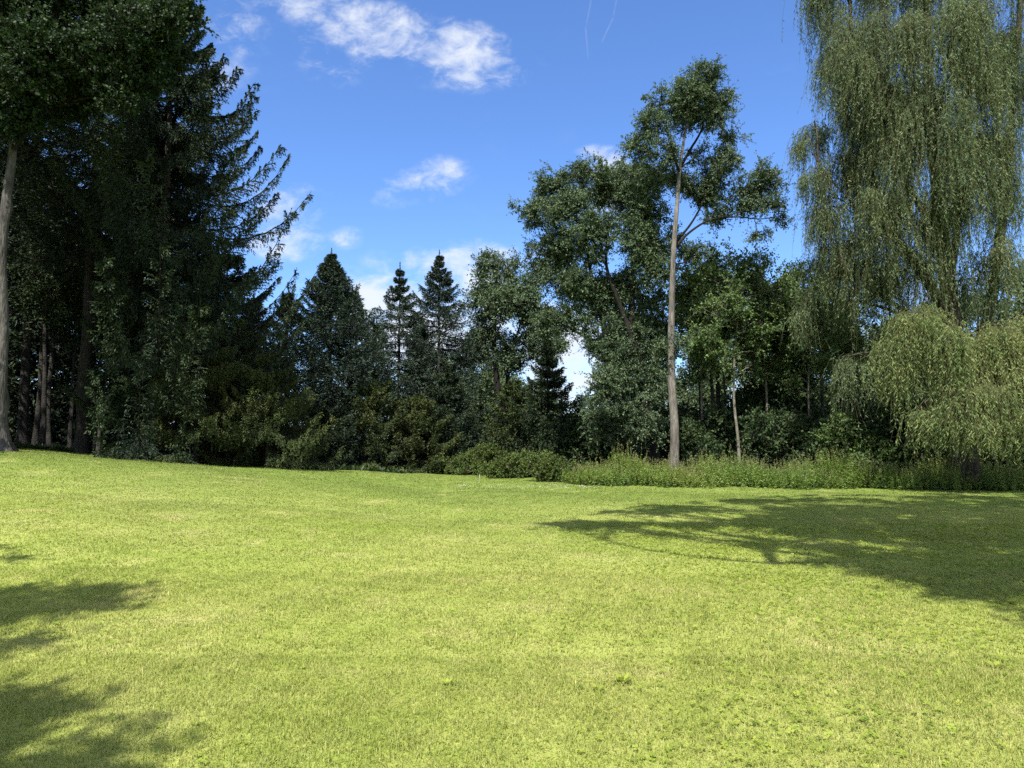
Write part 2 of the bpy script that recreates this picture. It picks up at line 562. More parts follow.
        c.leaves(pp, A, S, l, nw * rng.uniform(0.8, 1.4, n), 0, tin, 0.4)
    # bough axis needles
    NB = max(14, int(NL * 2.4))
    sb = rng.uniform(0.15, 1.0, (B, NB))
    fi = sb * (K - 1)
    i0 = np.clip(fi.astype(int), 0, K - 2)
    fr = (fi - i0)[..., None]
    pb = (br[bi, i0] * (1 - fr) + br[bi, i0 + 1] * fr).reshape(-1, 3)
    tb = nrm(br[bi, i0 + 1] - br[bi, i0]).reshape(-1, 3)
    n = len(pb)
    A = nrm(tb * 0.9 + rng.normal(0, 0.33, (n, 3)) + np.array([0, 0, 0.05]))
    S = nrm(np.cross(A, rng.normal(size=(n, 3))))
    c.leaves(pb, A, S, nl * rng.uniform(0.7, 1.3, n), nw * rng.uniform(0.8, 1.4, n), 0, np.clip(np.repeat(bt, NB) + 0.1, 0, 1), 0.4)
    # leader tuft
    n = 170
    pz = H + 0.05 - 1.0 * rng.uniform(0, 1, n) ** 0.8
    A = nrm(rng.normal(0, 0.45, (n, 3)) * np.minimum(1, (H + 0.25 - pz))[:, None] + np.array([0, 0, 0.75]))
    S = nrm(np.cross(A, rng.normal(size=(n, 3))))
    c.leaves(np.stack([0 * pz, 0 * pz, pz], 1), A, S, nl * rng.uniform(0.7, 1.2, n), np.full(n, nw), 0, np.full(n, 0.5), 0.4)
    c.build('crown', [nm, B_DARK], root)
    return root


def willow_strands(g, C, per, sig, rng, length, mean_out, leaf=(0.11, 0.020), step=0.055, twig=True):
    """hanging whips: each starts near a clump centre, arches over and falls"""
    N = len(C)
    S = N * per
    o = np.repeat(C, per, 0) + rng.normal(0, sig, (S, 3)) * np.array([1, 1, 0.6])
    az = rng.uniform(0, 2 * PI, S)
    outd = nrm(np.stack([np.cos(az), np.sin(az), 0 * az], 1) + np.repeat(mean_out, per, 0) * 0.9)
    Ln = np.repeat(length * rng.uniform(0.55, 1.2, N), per) * rng.uniform(0.25, 1.0, S)
    arch = rng.uniform(0.15, 0.60, S) * np.minimum(1, Ln / 1.5)
    K = 7
    s = np.linspace(0, 1, K)[None, :]
    sway = (rng.normal(0, 0.07, (S, 1, 2)) + np.repeat(rng.normal(0, 0.10, (N, 1, 2)), per, 0)) * Ln[:, None, None]
    hx = (arch[:, None] * (1 - np.exp(-3.2 * s)))
    P = np.zeros((S, K, 3))
    P[..., :2] = o[:, None, :2] + outd[:, None, :2] * hx[..., None] + sway * (s ** 2)[..., None]
    P[..., 2] = o[:, None, 2] + 0.10 * np.sin(np.clip(s * 6, 0, PI)) * (Ln > 0.8)[:, None] - Ln[:, None] * s ** 1.15
    if twig:
        g.tubes(P, np.tile(np.linspace(0.006, 0.0025, K), (S, 1)), 3, 1)
    m = int(np.ceil(np.mean(Ln) / step))
    sq = rng.uniform(0.03, 1.0, (S, m))
    fi = sq * (K - 1)
    i0 = np.clip(fi.astype(int), 0, K - 2)
    fr = (fi - i0)[..., None]
    si = np.arange(S)[:, None]
    p = (P[si, i0] * (1 - fr) + P[si, i0 + 1] * fr).reshape(-1, 3)
    d = nrm(P[si, i0 + 1] - P[si, i0]).reshape(-1, 3)
    n = len(p)
    a2 = rng.uniform(0, 2 * PI, n)
    side = np.stack([np.cos(a2), np.sin(a2), 0 * a2], 1)
    A = nrm(d * 0.75 + side * rng.uniform(0.35, 1.0, n)[:, None] + np.array([0, 0, -0.12]))
    Sv = nrm(np.cross(A, rng.normal(size=(n, 3)) + side * 0.8))
    t0 = np.repeat(np.repeat(np.clip(rng.normal(0.5, 0.14, N), 0, 1), per), m)
    tin = np.clip(t0 + rng.normal(0, 0.2, n), 0, 1)
    l = leaf[0] * rng.uniform(0.6, 1.3, n)
    g.leaves(p, A, Sv, l, l * (leaf[1] / leaf[0]), 0, tin, 0.4)


def R(seed):
    return np.random.default_rng(seed)


# ================================================================== THE TREES
# ---- maple at the left edge
D = 23.0
base = ground_at(-2, D)
maple_t = [px_trunk([(-1, 452), (0, 400), (1, 330), (2, 262), (6, 200), (13, 143), (10, 100), (2, 30), (0, -60)], D, 0.25, 0.05),
           px_trunk([(13, 150), (22, 137), (45, 118), (90, 80), (125, 40)], D, 0.11, 0.03)]
maple_t[0][0][0][2] = base[2]
ml = [(-70, 60, 75, 60, 0), (10, 60, 60, 45, -1.5), (60, 20, 65, 50, 0.5), (95, 60, 48, 46, -0.5), (140, 32, 46, 38, -1.0, 90, 80), (60, 95, 52, 34, 1, 12, 120),
      (105, -30, 58, 46, 0), (158, 58, 30, 30, 0.4, 90, 80), (176, 20, 22, 24, -0.3, 120, 45), (30, -60, 95, 70, 0), (-60, -60, 90, 70, 0), (10, 110, 40, 26, -1.0),
      (130, 92, 28, 20, -0.6, 60, 105), (-40, -20, 80, 70, 3)]
decid_tree('maple_tree', 'tall maple with bare grey flared trunk at the left edge, its crown over the spruces', 'tree', base, maple_t,
           px_lobes(ml, D, 0.06), (B_MAPLE, M_MAPLE), (0.105, 0.07), R(11), sig=0.30, per=105, limb_bark=B_DARK, limb_r=0.08, nsub=7, burls=3, flare=1.35)

# ---- big spruces on the left
rs = R(21)
SP = (B_SPRUCE, M_SPRUCE)
SPF = (B_SPRUCE, M_FIR)
SPO = (B_SPRUCE, M_SPRUCE_OLIVE)
b = ground_at(152, 30)
H = at(176, -26, 30)[2] - b[2]
spruce('spruce_tree', 'giant dark spruce whose long upturned boughs step out against the sky on the left', b, H,
       [(0, 6.8), (0.3, 6.5), (0.45, 6.1), (0.55, 5.3), (0.65, 4.3), (0.75, 3.0), (0.85, 1.8), (0.95, 0.6), (1, 0.1)], R(22), z0=1.0, n_br=168,
       mats=SP, trunk_r=0.30, droop=0.26, lift=0.52, lateral=36, samples=48, hang=0.5, whorl=1.25, latk=0.20, needle=(0.115, 0.036), curtain=1.2, top=0.30, asym=0.62, sway=0.4)
b = ground_at(82, 31.5)
spruce('spruce_tree', 'old spruce with a thick bare lower trunk between the maple and the giant spruce', b, 22.0,
       [(0, 4.6), (0.25, 4.8), (0.5, 4.4), (0.75, 3.0), (1, 0.1)], R(23), z0=8.2, n_br=130, mats=SP, trunk_r=0.29, droop=0.35, lift=0.3, lateral=20, samples=16, whorl=1.1, hang=0.35,
       needle=(0.16, 0.042), curtain=1.2)
for i, (px, d, h, z0, rad, seed, lab) in enumerate([
        (22, 35, 23, 8.5, 4.2, 31, 'dark spruce standing just behind the grey maple trunk'),
        (-60, 33, 22, 5.5, 4.8, 32, 'dark spruce half cut by the left picture edge behind the maple'),
        (122, 37, 24, 8.0, 4.2, 33, 'tall spruce hidden behind the old spruce with the bare trunk'),
        (222, 37, 10.5, 1.2, 3.6, 34, 'spruce behind the right side of the giant spruce')]):
    b = ground_at(px, d)
    spruce('spruce_tree', lab, b, h, [(0, rad), (0.3, rad), (0.6, rad * 0.8), (0.85, rad * 0.4), (1, 0.1)], R(seed), z0=z0, n_br=140, mats=SP, trunk_r=0.24,
           lateral=18, samples=13, hang=0.35, whorl=1.1, needle=(0.16, 0.042))
# lower boughs in front: young olive spruces at the foot of the giant one
for (px, d, top, rad, seed, lab) in [
        (196, 28.6, 300, 2.5, 41, 'olive green young spruce with hanging sprays under the giant spruce'),
        (268, 29.2, 352, 2.7, 42, 'low wide olive spruce reaching over the lawn, right of the giant spruce'),
        (236, 31.0, 318, 2.8, 44, 'olive spruce between the hanging young spruce and the low wide one')]:
    b = ground_at(px, d)
    h = at(px, top, d)[2] - b[2]
    spruce('spruce_tree', lab, b, h, [(0, rad), (0.25, rad * 1.05), (0.5, rad * 0.75), (0.8, rad * 0.3), (1, 0.03)], R(seed), z0=0.9, n_br=84, mats=SPO, trunk_r=0.11,
           droop=0.42, lift=0.38, lateral=28, samples=32, hang=0.5, needle=(0.085, 0.023), curtain=1.0, whorl=0.85, top=0.5, latk=0.30)
# small broadleaf under the spruces
b = ground_at(99, 28.5)
decid_tree('sapling', 'small leafy green sapling on a thin trunk between the two thick spruce trunks', 'sapling', b,
           [([b, at(100, 425, 28.5), at(104, 395, 28.5), at(108, 370, 28.5)], 0.09, 0.02)],
           px_lobes([(112, 408, 15, 18, -0.3), (104, 385, 14, 16, 0.2), (122, 392, 13, 17, 0)], 28.5, 0.16), (B_SPRUCE, M_MAPLE), (0.075, 0.045), R(45), sig=0.2, per=98, parts=False)
# thin poles in the dark wood
pole_src = None
for i, (px, d, h, lean) in enumerate([(35, 34, 10, 0.02), (42, 33, 9, -0.01), (49, 34, 9, 0.015), (70, 35, 8, -0.02), (134, 33, 9, 0.0), (160, 32, 8, 0.03),
                                       (96, 38, 9, 0.01)]):
    b = ground_at(px, d)
    if pole_src is None:
        pole_src = decid_tree('pole_tree', '', 'tree', b, [([b, b + np.array([0.05, 0, 3]), b + np.array([-0.05, 0.1, 6.5]), b + np.array([0, 0, 10])], 0.15, 0.04)],
                              [(b + np.array([0.6, 0, 7.5]), (1.3, 1.3, 1.4), 26, None), (b + np.array([-0.7, 0.3, 8.7]), (1.2, 1.2, 1.2), 22, None), (b + np.array([0.1, 0, 10]), (1.0, 1.0, 1.0), 18, None)],
                              (B_SPRUCE, M_DARKLEAF), (0.12, 0.08), R(51), sig=0.3, per=56, parts=False, flare=0.4)
        o = pole_src
    else:
        o = copy_thing(pole_src, b, i * 1.9, h / 10.0)
    o.rotation_euler = (0, lean, i * 1.9)
    o['label'] = 'thin grey pole trunk in the dark beneath the spruces on the left'
    o['group'] = 'thin trunks in the dark spruce wood'

# ---- middle conifers
b = ground_at(328, 36.5)
spruce('fir_tree', 'broad dense blue-green fir with a ragged pointed top, right of the giant spruce', b, at(325, 250, 36.5)[2] - b[2],
       [(0, 4.0), (0.2, 3.9), (0.45, 3.1), (0.62, 2.25), (0.75, 1.4), (0.88, 0.5), (0.95, 0.15), (1, 0.01)], R(61), z0=0.5, n_br=240, whorl=0.3, top=0.5, mats=SPF, trunk_r=0.2, droop=0.22, lift=0.35,
       lateral=22, samples=17, hang=0.35, needle=(0.12, 0.034))
b = ground_at(398, 41)
spruce('spruce_tree', 'slim see-through spruce, left one of the two pointed spruces in the middle', b, at(398, 264, 41)[2] - b[2],
       [(0, 3.3), (0.45, 2.9), (0.7, 1.7), (0.85, 0.5), (0.94, 0.14), (1, 0.01)], R(62), z0=1.0, n_br=120, top=0.45, mats=SPF, trunk_r=0.15, droop=0.12, lift=0.25, lateral=16, samples=15, hang=0.4, needle=(0.13, 0.034))
b = ground_at(438, 41)
spruce('spruce_tree', 'full pointed spruce, right one of the two pointed spruces in the middle', b, at(436, 252, 41)[2] - b[2],
       [(0, 3.8), (0.4, 3.3), (0.6, 2.3), (0.8, 1.0), (0.92, 0.26), (1, 0.01)], R(63), z0=0.8, n_br=160, top=0.5, whorl=0.4, mats=SPF, trunk_r=0.18, droop=0.15, lift=0.28, lateral=18, samples=15, hang=0.45, needle=(0.13, 0.034))
for (px, d, top, rad, seed, lab) in [
        (372, 36.5, 372, 2.7, 64, 'low bushy olive spruce below the slim see-through spruce'),
        (418, 37.0, 395, 2.6, 65, 'lowest olive spruce at the lawn edge under the two pointed spruces'),
        (447, 38.5, 366, 2.3, 66, 'dark bushy spruce left of the pale gap in the trees'),
        (318, 34.5, 398, 2.5, 67, 'dark low spruce at the foot of the broad fir')]:
    b = ground_at(px, d)
    h = at(px, top, d)[2] - b[2]
    spruce('spruce_tree', lab, b, h, [(0, rad), (0.25, rad), (0.55, rad * 0.72), (0.8, rad * 0.32), (1, 0.03)], R(seed), z0=0.4, n_br=80, whorl=0.8, top=0.5,
           mats=SP if seed in (66, 67) else SPO, trunk_r=0.12, droop=0.40, lift=0.35, lateral=24, samples=22, hang=0.45, needle=(0.11, 0.032))
b = ground_at(548, 36)
spruce('spruce_tree', 'small dark spruce standing alone in front of the sky gap in the middle', b, at(545, 338, 36)[2] - b[2],
       [(0, 2.3), (0.3, 2.1), (0.5, 1.55), (0.7, 0.8), (0.85, 0.3), (1, 0.01)], R(68), z0=0.4, n_br=110, top=0.45, mats=SP, trunk_r=0.13, droop=0.2, lift=0.35, lateral=18, samples=11, hang=0.4, needle=(0.14, 0.040))
b = ground_at(515, 37)
spruce('spruce_tree', 'short rounded olive evergreen left of the small dark spruce', b, at(512, 384, 37)[2] - b[2],
       [(0, 1.5), (0.4, 1.6), (0.7, 1.2), (1, 0.2)], R(69), z0=0.4, n_br=80, mats=SPO, trunk_r=0.10, droop=0.2, lift=0.25, lateral=16, samples=15, hang=0.5, needle=(0.14, 0.040))

# ---- forked leafy tree in the middle
D = 43.0
base = ground_at(500, D)
t = [px_trunk([(500, 470), (500, 430), (498, 390), (494, 340), (496, 290), (498, 265)], D, 0.30, 0.05),
     px_trunk([(501, 440), (506, 395), (510, 360), (520, 325)], D, 0.20, 0.05)]
t[0][0][0][2] = base[2]
decid_tree('leafy_tree', 'round-headed dark leafy tree with a forked black trunk in the middle of the treeline', 'tree', base, t,
           px_lobes([(497, 274, 30, 25, 0), (480, 300, 22, 26, 0), (522, 296, 28, 30, -0.5), (486, 334, 26, 26, 0.5), (515, 345, 32, 28, 0), (542, 312, 24, 28, 1), (502, 310, 26, 28, -1),
                     (545, 345, 22, 24, 0.5), (474, 352, 18, 16, 0.5)], D, 0.11),
           (B_DARK, M_POPLAR), (0.125, 0.075), R(71), sig=0.36, per=91, limb_r=0.08)

# ---- many-stemmed poplar
D = 31.0
base = ground_at(652, D)
t = [px_trunk([(655, 466), (652, 440), (642, 390), (634, 340), (632, 300), (634, 250), (640, 190)], D, 0.34, 0.06),
     px_trunk([(651, 440), (634, 400), (612, 360), (602, 318), (590, 270), (584, 215)], D, 0.22, 0.05, 0.3),
     px_trunk([(606, 330), (590, 290), (566, 262), (545, 230)], D, 0.10, 0.03, 0.3),
     px_trunk([(636, 350), (618, 300), (606, 262), (610, 220)], D, 0.12, 0.04, -0.4)]
t[0][0][0][2] = base[2]
pl = [(538, 214, 26, 17, 0), (556, 190, 28, 24, 0.4), (583, 178, 30, 20, 0), (606, 192, 28, 26, 0.5), (572, 214, 30, 24, -0.5), (560, 250, 32, 26, 0.2), (592, 240, 32, 32, -0.8),
      (640, 178, 34, 22, 0.3), (622, 210, 30, 28, 0), (652, 205, 28, 34, -1.2), (642, 240, 36, 32, -1.0), (655, 268, 22, 26, -1.0), (570, 284, 36, 24, 0), (606, 285, 30, 26, 0.6),
      (632, 285, 28, 22, 0.8), (548, 268, 22, 20, 0.6), (548, 318, 20, 20, 0.3), (566, 322, 18, 18, 0), (600, 335, 18, 22, -0.4), (614, 350, 28, 28, 0.5), (640, 340, 26, 30, 0.3),
      (650, 385, 24, 26, 0.2), (598, 308, 26, 20, 0.4), (650, 306, 20, 26, 0.4), (624, 318, 26, 22, 0.6), (628, 368, 26, 24, -0.5), (656, 330, 18, 24, 1.0), (618, 392, 32, 24, -1.0), (640, 425, 28, 18, -1.0), (605, 425, 24, 20, 0.5), (664, 350, 16, 30, 0.6)]
decid_tree('poplar_tree', 'wide grey-green poplar with several leaning stems left of the tall bare trunk', 'tree', base, t,
           px_lobes(pl, D, 0.115), (B_DARK, M_POPLAR), (0.090, 0.048), R(81), sig=0.27, per=112, limb_r=0.07)
# pale stub at its foot
# ---- the tall tree
D = 28.5
base = ground_at(673, D)
t = [px_trunk([(673, 466), (674, 430), (672, 380), (671, 330), (672, 285), (674, 245), (677, 205), (680, 165), (686, 128), (692, 95)], D, 0.195, 0.035),
     px_trunk([(679, 172), (674, 155), (671, 140), (664, 128)], D, 0.06, 0.03, -0.2),
     px_trunk([(680, 168), (690, 150), (702, 128), (706, 100)], D, 0.065, 0.03, 0.3),
     px_trunk([(676, 246), (690, 232), (710, 220), (735, 217), (760, 219), (782, 216)], D, 0.062, 0.012, 0.3),
     px_trunk([(676, 242), (692, 222), (706, 196), (716, 172)], D, 0.06, 0.02, 0.9)]
t[0][0][0][2] = base[2]
tl = [(700, 76, 30, 22, 0), (684, 98, 30, 24, -0.4), (716, 98, 22, 22, 0.2), (690, 118, 28, 20, 0.5), (655, 100, 14, 12, 0.2), (650, 128, 22, 16, 0), (640, 146, 18, 18, 0.4),
      (664, 145, 18, 14, -0.5), (718, 118, 14, 14, 0), (728, 134, 14, 9, 0.3), (706, 160, 22, 16, 0.6), (728, 162, 16, 12, -0.2), (718, 182, 26, 18, 1.0), (700, 198, 22, 18, 1.4),
      (757, 168, 11, 14, 0), (768, 184, 18, 16, 0.4), (742, 200, 22, 16, 0.5), (770, 206, 16, 12, -0.2), (784, 218, 9, 6, 0.1), (757, 236, 12, 7, 0.2), (690, 182, 16, 16, 0.8),
      (666, 172, 20, 14, 0.6), (712, 214, 18, 10, 1.0), (696, 250, 18, 14, 1.2), (726, 204, 14, 8, 0.3), (744, 210, 14, 7, 0.3), (752, 188, 12, 10, 0.3), (664, 350, 9, 8, -0.4), (678, 342, 8, 7, -0.3)]
decid_tree('tall_tree', 'tallest slender tree with a long straight pale brown trunk and high tufted crown', 'tree', base, t,
           px_lobes(tl, D, 0.105), (B_TALL, M_POPLAR), (0.082, 0.042), R(91), sig=0.25, per=112, limb_bark=B_DARK, limb_r=0.05, flare=0.25)

# ---- aspen and its neighbours right of the tall tree
D = 30.5
base = ground_at(739, D)
t = [px_trunk([(740, 468), (738, 440), (734, 400), (735, 350), (740, 300), (744, 262)], D, 0.078, 0.022)]
t[0][0][0][2] = base[2]
al = [(744, 258, 22, 18, 0), (728, 280, 24, 20, 0.2), (762, 276, 20, 18, 0.4), (745, 300, 28, 20, -0.4), (775, 300, 18, 18, 0.3), (716, 308, 24, 20, -0.6), (790, 300, 14, 14, 0.4), (706, 272, 14, 14, 0.3), (782, 278, 12, 12, 0.3), (735, 335, 28, 18, 0.3),
      (705, 332, 20, 20, -0.5), (762, 330, 20, 18, 0.2), (720, 360, 20, 14, -0.3), (752, 362, 18, 14, 0.5), (698, 300, 14, 16, 0.4)]
aspen = decid_tree('aspen_tree', 'loose bright green aspen with a thin pale leaning trunk right of the tall tree', 'tree', base, t,
           px_lobes(al, D, 0.058), (B_PALE, M_ASPEN), (0.105, 0.072), R(95), sig=0.30, per=63, limb_r=0.04, flare=0.3)
D = 33.0
base = ground_at(772, D)
t = [px_trunk([(772, 460), (774, 410), (778, 350), (782, 310)], D, 0.13, 0.03)]
t[0][0][0][2] = base[2]
decid_tree('dark_tree', 'dark narrow leafy tree between the aspen and the willow', 'tree', base, t,
           px_lobes([(784, 312, 22, 18, 0), (770, 335, 22, 22, 0), (792, 345, 22, 22, 0.4), (775, 372, 26, 22, 0), (800, 375, 22, 20, 0.4), (762, 400, 24, 20, 0.2), (790, 410, 26, 22, 0)], D, 0.11),
           (B_DARK, M_DARKLEAF), (0.12, 0.08), R(97), sig=0.3, per=70, limb_r=0.05)

# ---- weeping willow at the right
D = 25.8
base = ground_at(965, D)
root = empty('willow_tree', base, 'huge weeping willow with long hanging curtains filling the right edge', 'tree')
rw = R(101)


def W(px, py, dd=0):
    return at(px, py, D + dd) - base


stems = [([W(966, 478), W(964, 430), W(958, 370), W(950, 300), W(940, 210), W(930, 110), W(925, 0), W(920, -90)], 0.46, 0.10),
         ([W(962, 400), W(985, 330), W(1000, 240), W(1010, 130), W(1020, 10), W(1030, -80)], 0.26, 0.07),
         ([W(952, 320), W(920, 270), W(885, 215), W(865, 150), W(852, 60), W(850, -40)], 0.20, 0.05),
         ([W(944, 240), W(905, 180, -1), W(890, 110, -1.5), W(885, 10, -2)], 0.14, 0.05),
         ([W(948, 300), W(958, 220, 0.8), W(966, 120, 1.2), W(975, 0, 1.5)], 0.16, 0.05),
         ([W(956, 355), W(905, 312), W(868, 284), W(842, 262)], 0.11, 0.03),
         ([W(930, 280), W(880, 235), W(846, 196), W(818, 168)], 0.07, 0.02)]
stems[0][0][0][2] = -0.15
PTs = []
for i, (pts, r0, r1) in enumerate(stems):
    g = Geo()
    P, _ = trunk_mesh(g, pts, r0, r1, rw, flare=0.5 if i == 0 else 0, n=14 if i == 0 else 10)
    g.build('trunk' if i == 0 else 'limb', [B_WILLOW], root)
    PTs.append(P)
PT = np.concatenate(PTs)
upper, lower = Geo(), Geo()
# px, py of the mass from which the whips hang, half sizes, depth shift, whip length in metres, clumps
wl = [(835, -10, 32, 30, 0, 1.6, 22), (870, 85, 40, 20, 0.4, 2.0, 24), (925, 80, 40, 24, 0.2, 2.0, 26), (860, 70, 30, 26, -1.0, 2.0, 20), (870, -40, 50, 40, 0, 2.0, 36), (930, -60, 60, 40, -1, 2.2, 40), (1000, -50, 60, 40, -1, 2.2, 34), (1060, -20, 50, 60, 0, 2.2, 24),
      (826, 55, 20, 22, 0.3, 1.2, 12), (850, 40, 34, 36, -0.6, 1.9, 34), (895, 40, 46, 44, -1.4, 2.2, 46), (945, 30, 40, 44, -1.8, 2.2, 40), (1000, 40, 30, 40, 0.8, 1.8, 14), (1035, 90, 30, 50, -0.6, 1.8, 20),
      (838, 120, 26, 28, 0.3, 1.4, 20), (815, 128, 16, 14, 0.2, 1.1, 9), (804, 142, 9, 10, 0.2, 0.8, 6), (880, 120, 40, 38, -0.8, 2.1, 40), (930, 120, 40, 42, -1.8, 2.3, 44), (980, 125, 34, 40, -1.2, 2.1, 30),
      (1010, 185, 32, 34, -0.8, 1.9, 24),
      (855, 190, 24, 26, 0.6, 1.5, 13), (832, 215, 18, 16, 0.6, 1.6, 10), (900, 200, 36, 36, -1.0, 2.2, 36), (950, 205, 38, 38, -1.5, 2.3, 36), (1000, 255, 30, 28, -1.0, 2.0, 18), (880, 260, 26, 18, 0, 1.8, 16),
      (825, 262, 16, 10, 0.8, 1.6, 9), (838, 165, 22, 20, 0.2, 1.4, 22), (822, 205, 18, 18, 0.3, 1.1, 16), (860, 235, 22, 20, 0.2, 1.1, 18), (830, 245, 18, 14, 0.5, 1.0, 14), (868, 155, 20, 22, 0.2, 1.4, 18), (880, 270, 20, 14, 0.3, 1.0, 14), (815, 285, 18, 10, 0.9, 0.8, 10), (810, 175, 12, 12, 0.2, 0.9, 10), (975, 60, 30, 40, -2.2, 2.0, 26), (968, 150, 26, 30, -2.0, 2.0, 18), (1012, 20, 26, 36, -1.5, 2.0, 18), (845, 280, 22, 14, 0.5, 1.0, 9), (915, 262, 30, 20, -0.6, 1.9, 18), (965, 275, 14, 16, 1.0, 1.6, 6),
      (800, 318, 22, 8, 1.4, 0.7, 8), (846, 365, 7, 12, 0.3, 1.3, 4),
      # the lit skirt in front
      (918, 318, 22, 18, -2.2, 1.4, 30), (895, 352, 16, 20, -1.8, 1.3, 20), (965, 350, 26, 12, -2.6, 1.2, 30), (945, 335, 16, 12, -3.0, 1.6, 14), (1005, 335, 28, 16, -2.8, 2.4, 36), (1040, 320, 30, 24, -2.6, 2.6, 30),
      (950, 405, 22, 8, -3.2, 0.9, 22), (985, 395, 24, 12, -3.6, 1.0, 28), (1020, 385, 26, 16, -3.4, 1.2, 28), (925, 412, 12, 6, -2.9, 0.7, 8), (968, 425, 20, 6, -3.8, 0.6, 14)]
for (px, py, rx, ry, dd, ln, n) in wl:
    d = D + dd
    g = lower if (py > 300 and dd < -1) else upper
    k = d / FPX
    c = at(px, py, d) - base
    r = np.array([rx * k, 0.8 * (rx + ry) / 2 * k + 0.25, ry * k])
    j = int(np.argmin(np.linalg.norm(PT - c, axis=1) + 1.5 * np.clip(PT[:, 2] - c[2] + 0.6, 0, 99)))
    a = PT[j]
    span = np.linalg.norm(c - a)
    top = c + np.array([0, 0, 0.3])
    limb = curve3(a[None], top[None], np.array([[0, 0, 0.16 * span]]) + rw.normal(0, 0.03 * span, (1, 3)), 10)
    if span > 0.6:
        gl = Geo()
        lr = min(0.07, 0.018 + 0.014 * span)
        gl.tubes(limb, np.linspace(lr, lr * 0.35, 10)[None], 7, 0)
        gl.build('limb', [B_WILLOW], root)
    pts, sub, kk = lobe_clumps(c, r, int(n * 0.8) if py > 300 else max(4, int(n * 0.60)), rw, 5)
    sa = limb[0, rw.integers(5, 10, len(pts))]
    tp = np.linalg.norm(pts - sa, axis=1)
    ter = curve3(sa, pts, np.stack([0 * tp, 0 * tp, 0.14 * tp], 1) + rw.normal(0, 0.04, (len(pts), 3)), 6)
    g.tubes(ter, np.tile(np.linspace(0.014, 0.005, 6), (len(pts), 1)), 4, 1)
    # keep the whips off the ground
    hgt = pts[:, 2] + base[2]
    L = np.minimum(np.full(len(pts), ln * 1.75), np.maximum(0.4, (hgt - 0.55) / 1.15))
    mo = np.zeros((len(pts), 3))
    mo[:, :2] = nrm((pts - sa)[:, :2])
    willow_strands(g, pts, 24, 0.17, rw, L, mo, (0.125, 0.025), 0.068)
upper.build('crown', [M_WILLOW_SHADED, B_WTWIG], root)
lo = lower.build('crown', [M_WILLOW_LIT, B_WTWIG], root)
lo['label'] = 'pale green lower skirt of hanging shoots, sunlight painted into its colour'

# ---- shrubs at the middle of the lawn edge
for (lst, d, seed, lab) in [
        ([(455, 466, 22, 9, 0), (475, 460, 22, 12, 0.3), (492, 455, 20, 10, 0.5), (470, 471, 20, 6, -0.4)], 36.0, 111, 'low spreading green shrub at the left of the shrub row'),
        ([(508, 468, 22, 12, 0), (525, 462, 18, 13, 0.4), (495, 473, 14, 7, -0.3)], 33.5, 112, 'rounded green shrub in the middle of the shrub row'),
        ([(552, 470, 24, 11, 0), (540, 465, 18, 12, 0.3), (568, 472, 18, 10, -0.3)], 31.0, 113, 'bright green shrub at the right of the shrub row, next to the tall weeds')]:
    b = ground_at(lst[0][0], d)
    decid_tree('shrub', lab, 'shrub', b, [([b, b + np.array([0.1, 0, 0.3]), b + np.array([0.2, 0, 0.7])], 0.04, 0.015)],
               px_lobes(lst, d, 0.30), (B_TWIG, M_SHRUB), (0.085, 0.045), R(seed), sig=0.17, per=70, limb_r=0.02, parts=False, flare=0.1, nsub=7)

# ---- understory of the right wood: leafy bushes and poles behind the weeds
rb = R(121)
bush_src = []
for k in range(2):
    b = np.zeros(3)
    lob = [(np.array([rb.normal(0, 0.7), rb.normal(0, 0.6), rb.uniform(0.5, 2.1)]), (0.95, 0.9, 0.85), 26, None) for _ in range(8)]
    o = decid_tree('understory_bush', '', 'bush', b, [([b, b + np.array([0.1, 0, 1]), b + np.array([-0.1, 0.1, 2.0]), b + np.array([0, 0, 3.0])], 0.07, 0.02)], lob,
                   (B_DARK, M_DARKLEAF if k == 0 else M_ASPEN), (0.13, 0.075), R(130 + k), sig=0.30, per=56, parts=False, nsub=6)
    bush_src.append(o)
used = [False, False]
for i, (px, d, sc, k) in enumerate([(700, 32.5, 1.0, 0), (722, 33, 1.15, 0), (757, 32, 0.9, 0), (800, 31, 1.1, 0), (826, 30, 1.0, 1), (850, 31.5, 1.2, 0), (872, 29, 1.0, 1), (895, 30, 1.3, 0),
                                     (925, 29, 1.2, 0), (955, 30, 1.3, 0), (990, 29, 1.2, 0), (1025, 28, 1.3, 0), (590, 36, 1.1, 0), (612, 34, 1.0, 0), (552, 41, 0.9, 1), (690, 36, 1.3, 0),
                                     (740, 36, 1.4, 0), (780, 36, 1.3, 0), (835, 35, 1.5, 1), (880, 35, 1.4, 0), (1070, 28, 1.3, 0), (630, 35, 1.1, 0), (480, 46, 1.2, 1), (440, 46, 1.2, 0), (525, 46, 1.1, 0)]):
    b = ground_at(px, d)
    if not used[k]:
        o = bush_src[k]
        used[k] = True
        o.location = b
        o.rotation_euler = (0, 0, i * 2.1)
        o.scale = (sc, sc, sc)
    else:
        o = copy_thing(bush_src[k], b, i * 2.1, sc)
    o['label'] = 'dark leafy bush in the shade behind the tall weeds' if k == 0 else 'paler leafy bush in the wood behind the tall weeds'
    o['group'] = 'dark bushes behind the weeds' if k == 0 else 'paler bushes in the wood'
for i, (px, d, sc) in enumerate([(704, 32.5, 0.98), (764, 32.0, 0.95), (812, 31.5, 0.82), (846, 33.0, 0.85), (722, 36.0, 1.05), (790, 36.5, 1.05)]):
    o = copy_thing(aspen, ground_at(px, d), 0.9 + i * 2.1, sc, 'young slim aspen in the wood between the tall tree and the willow', 'young aspens in the right wood')
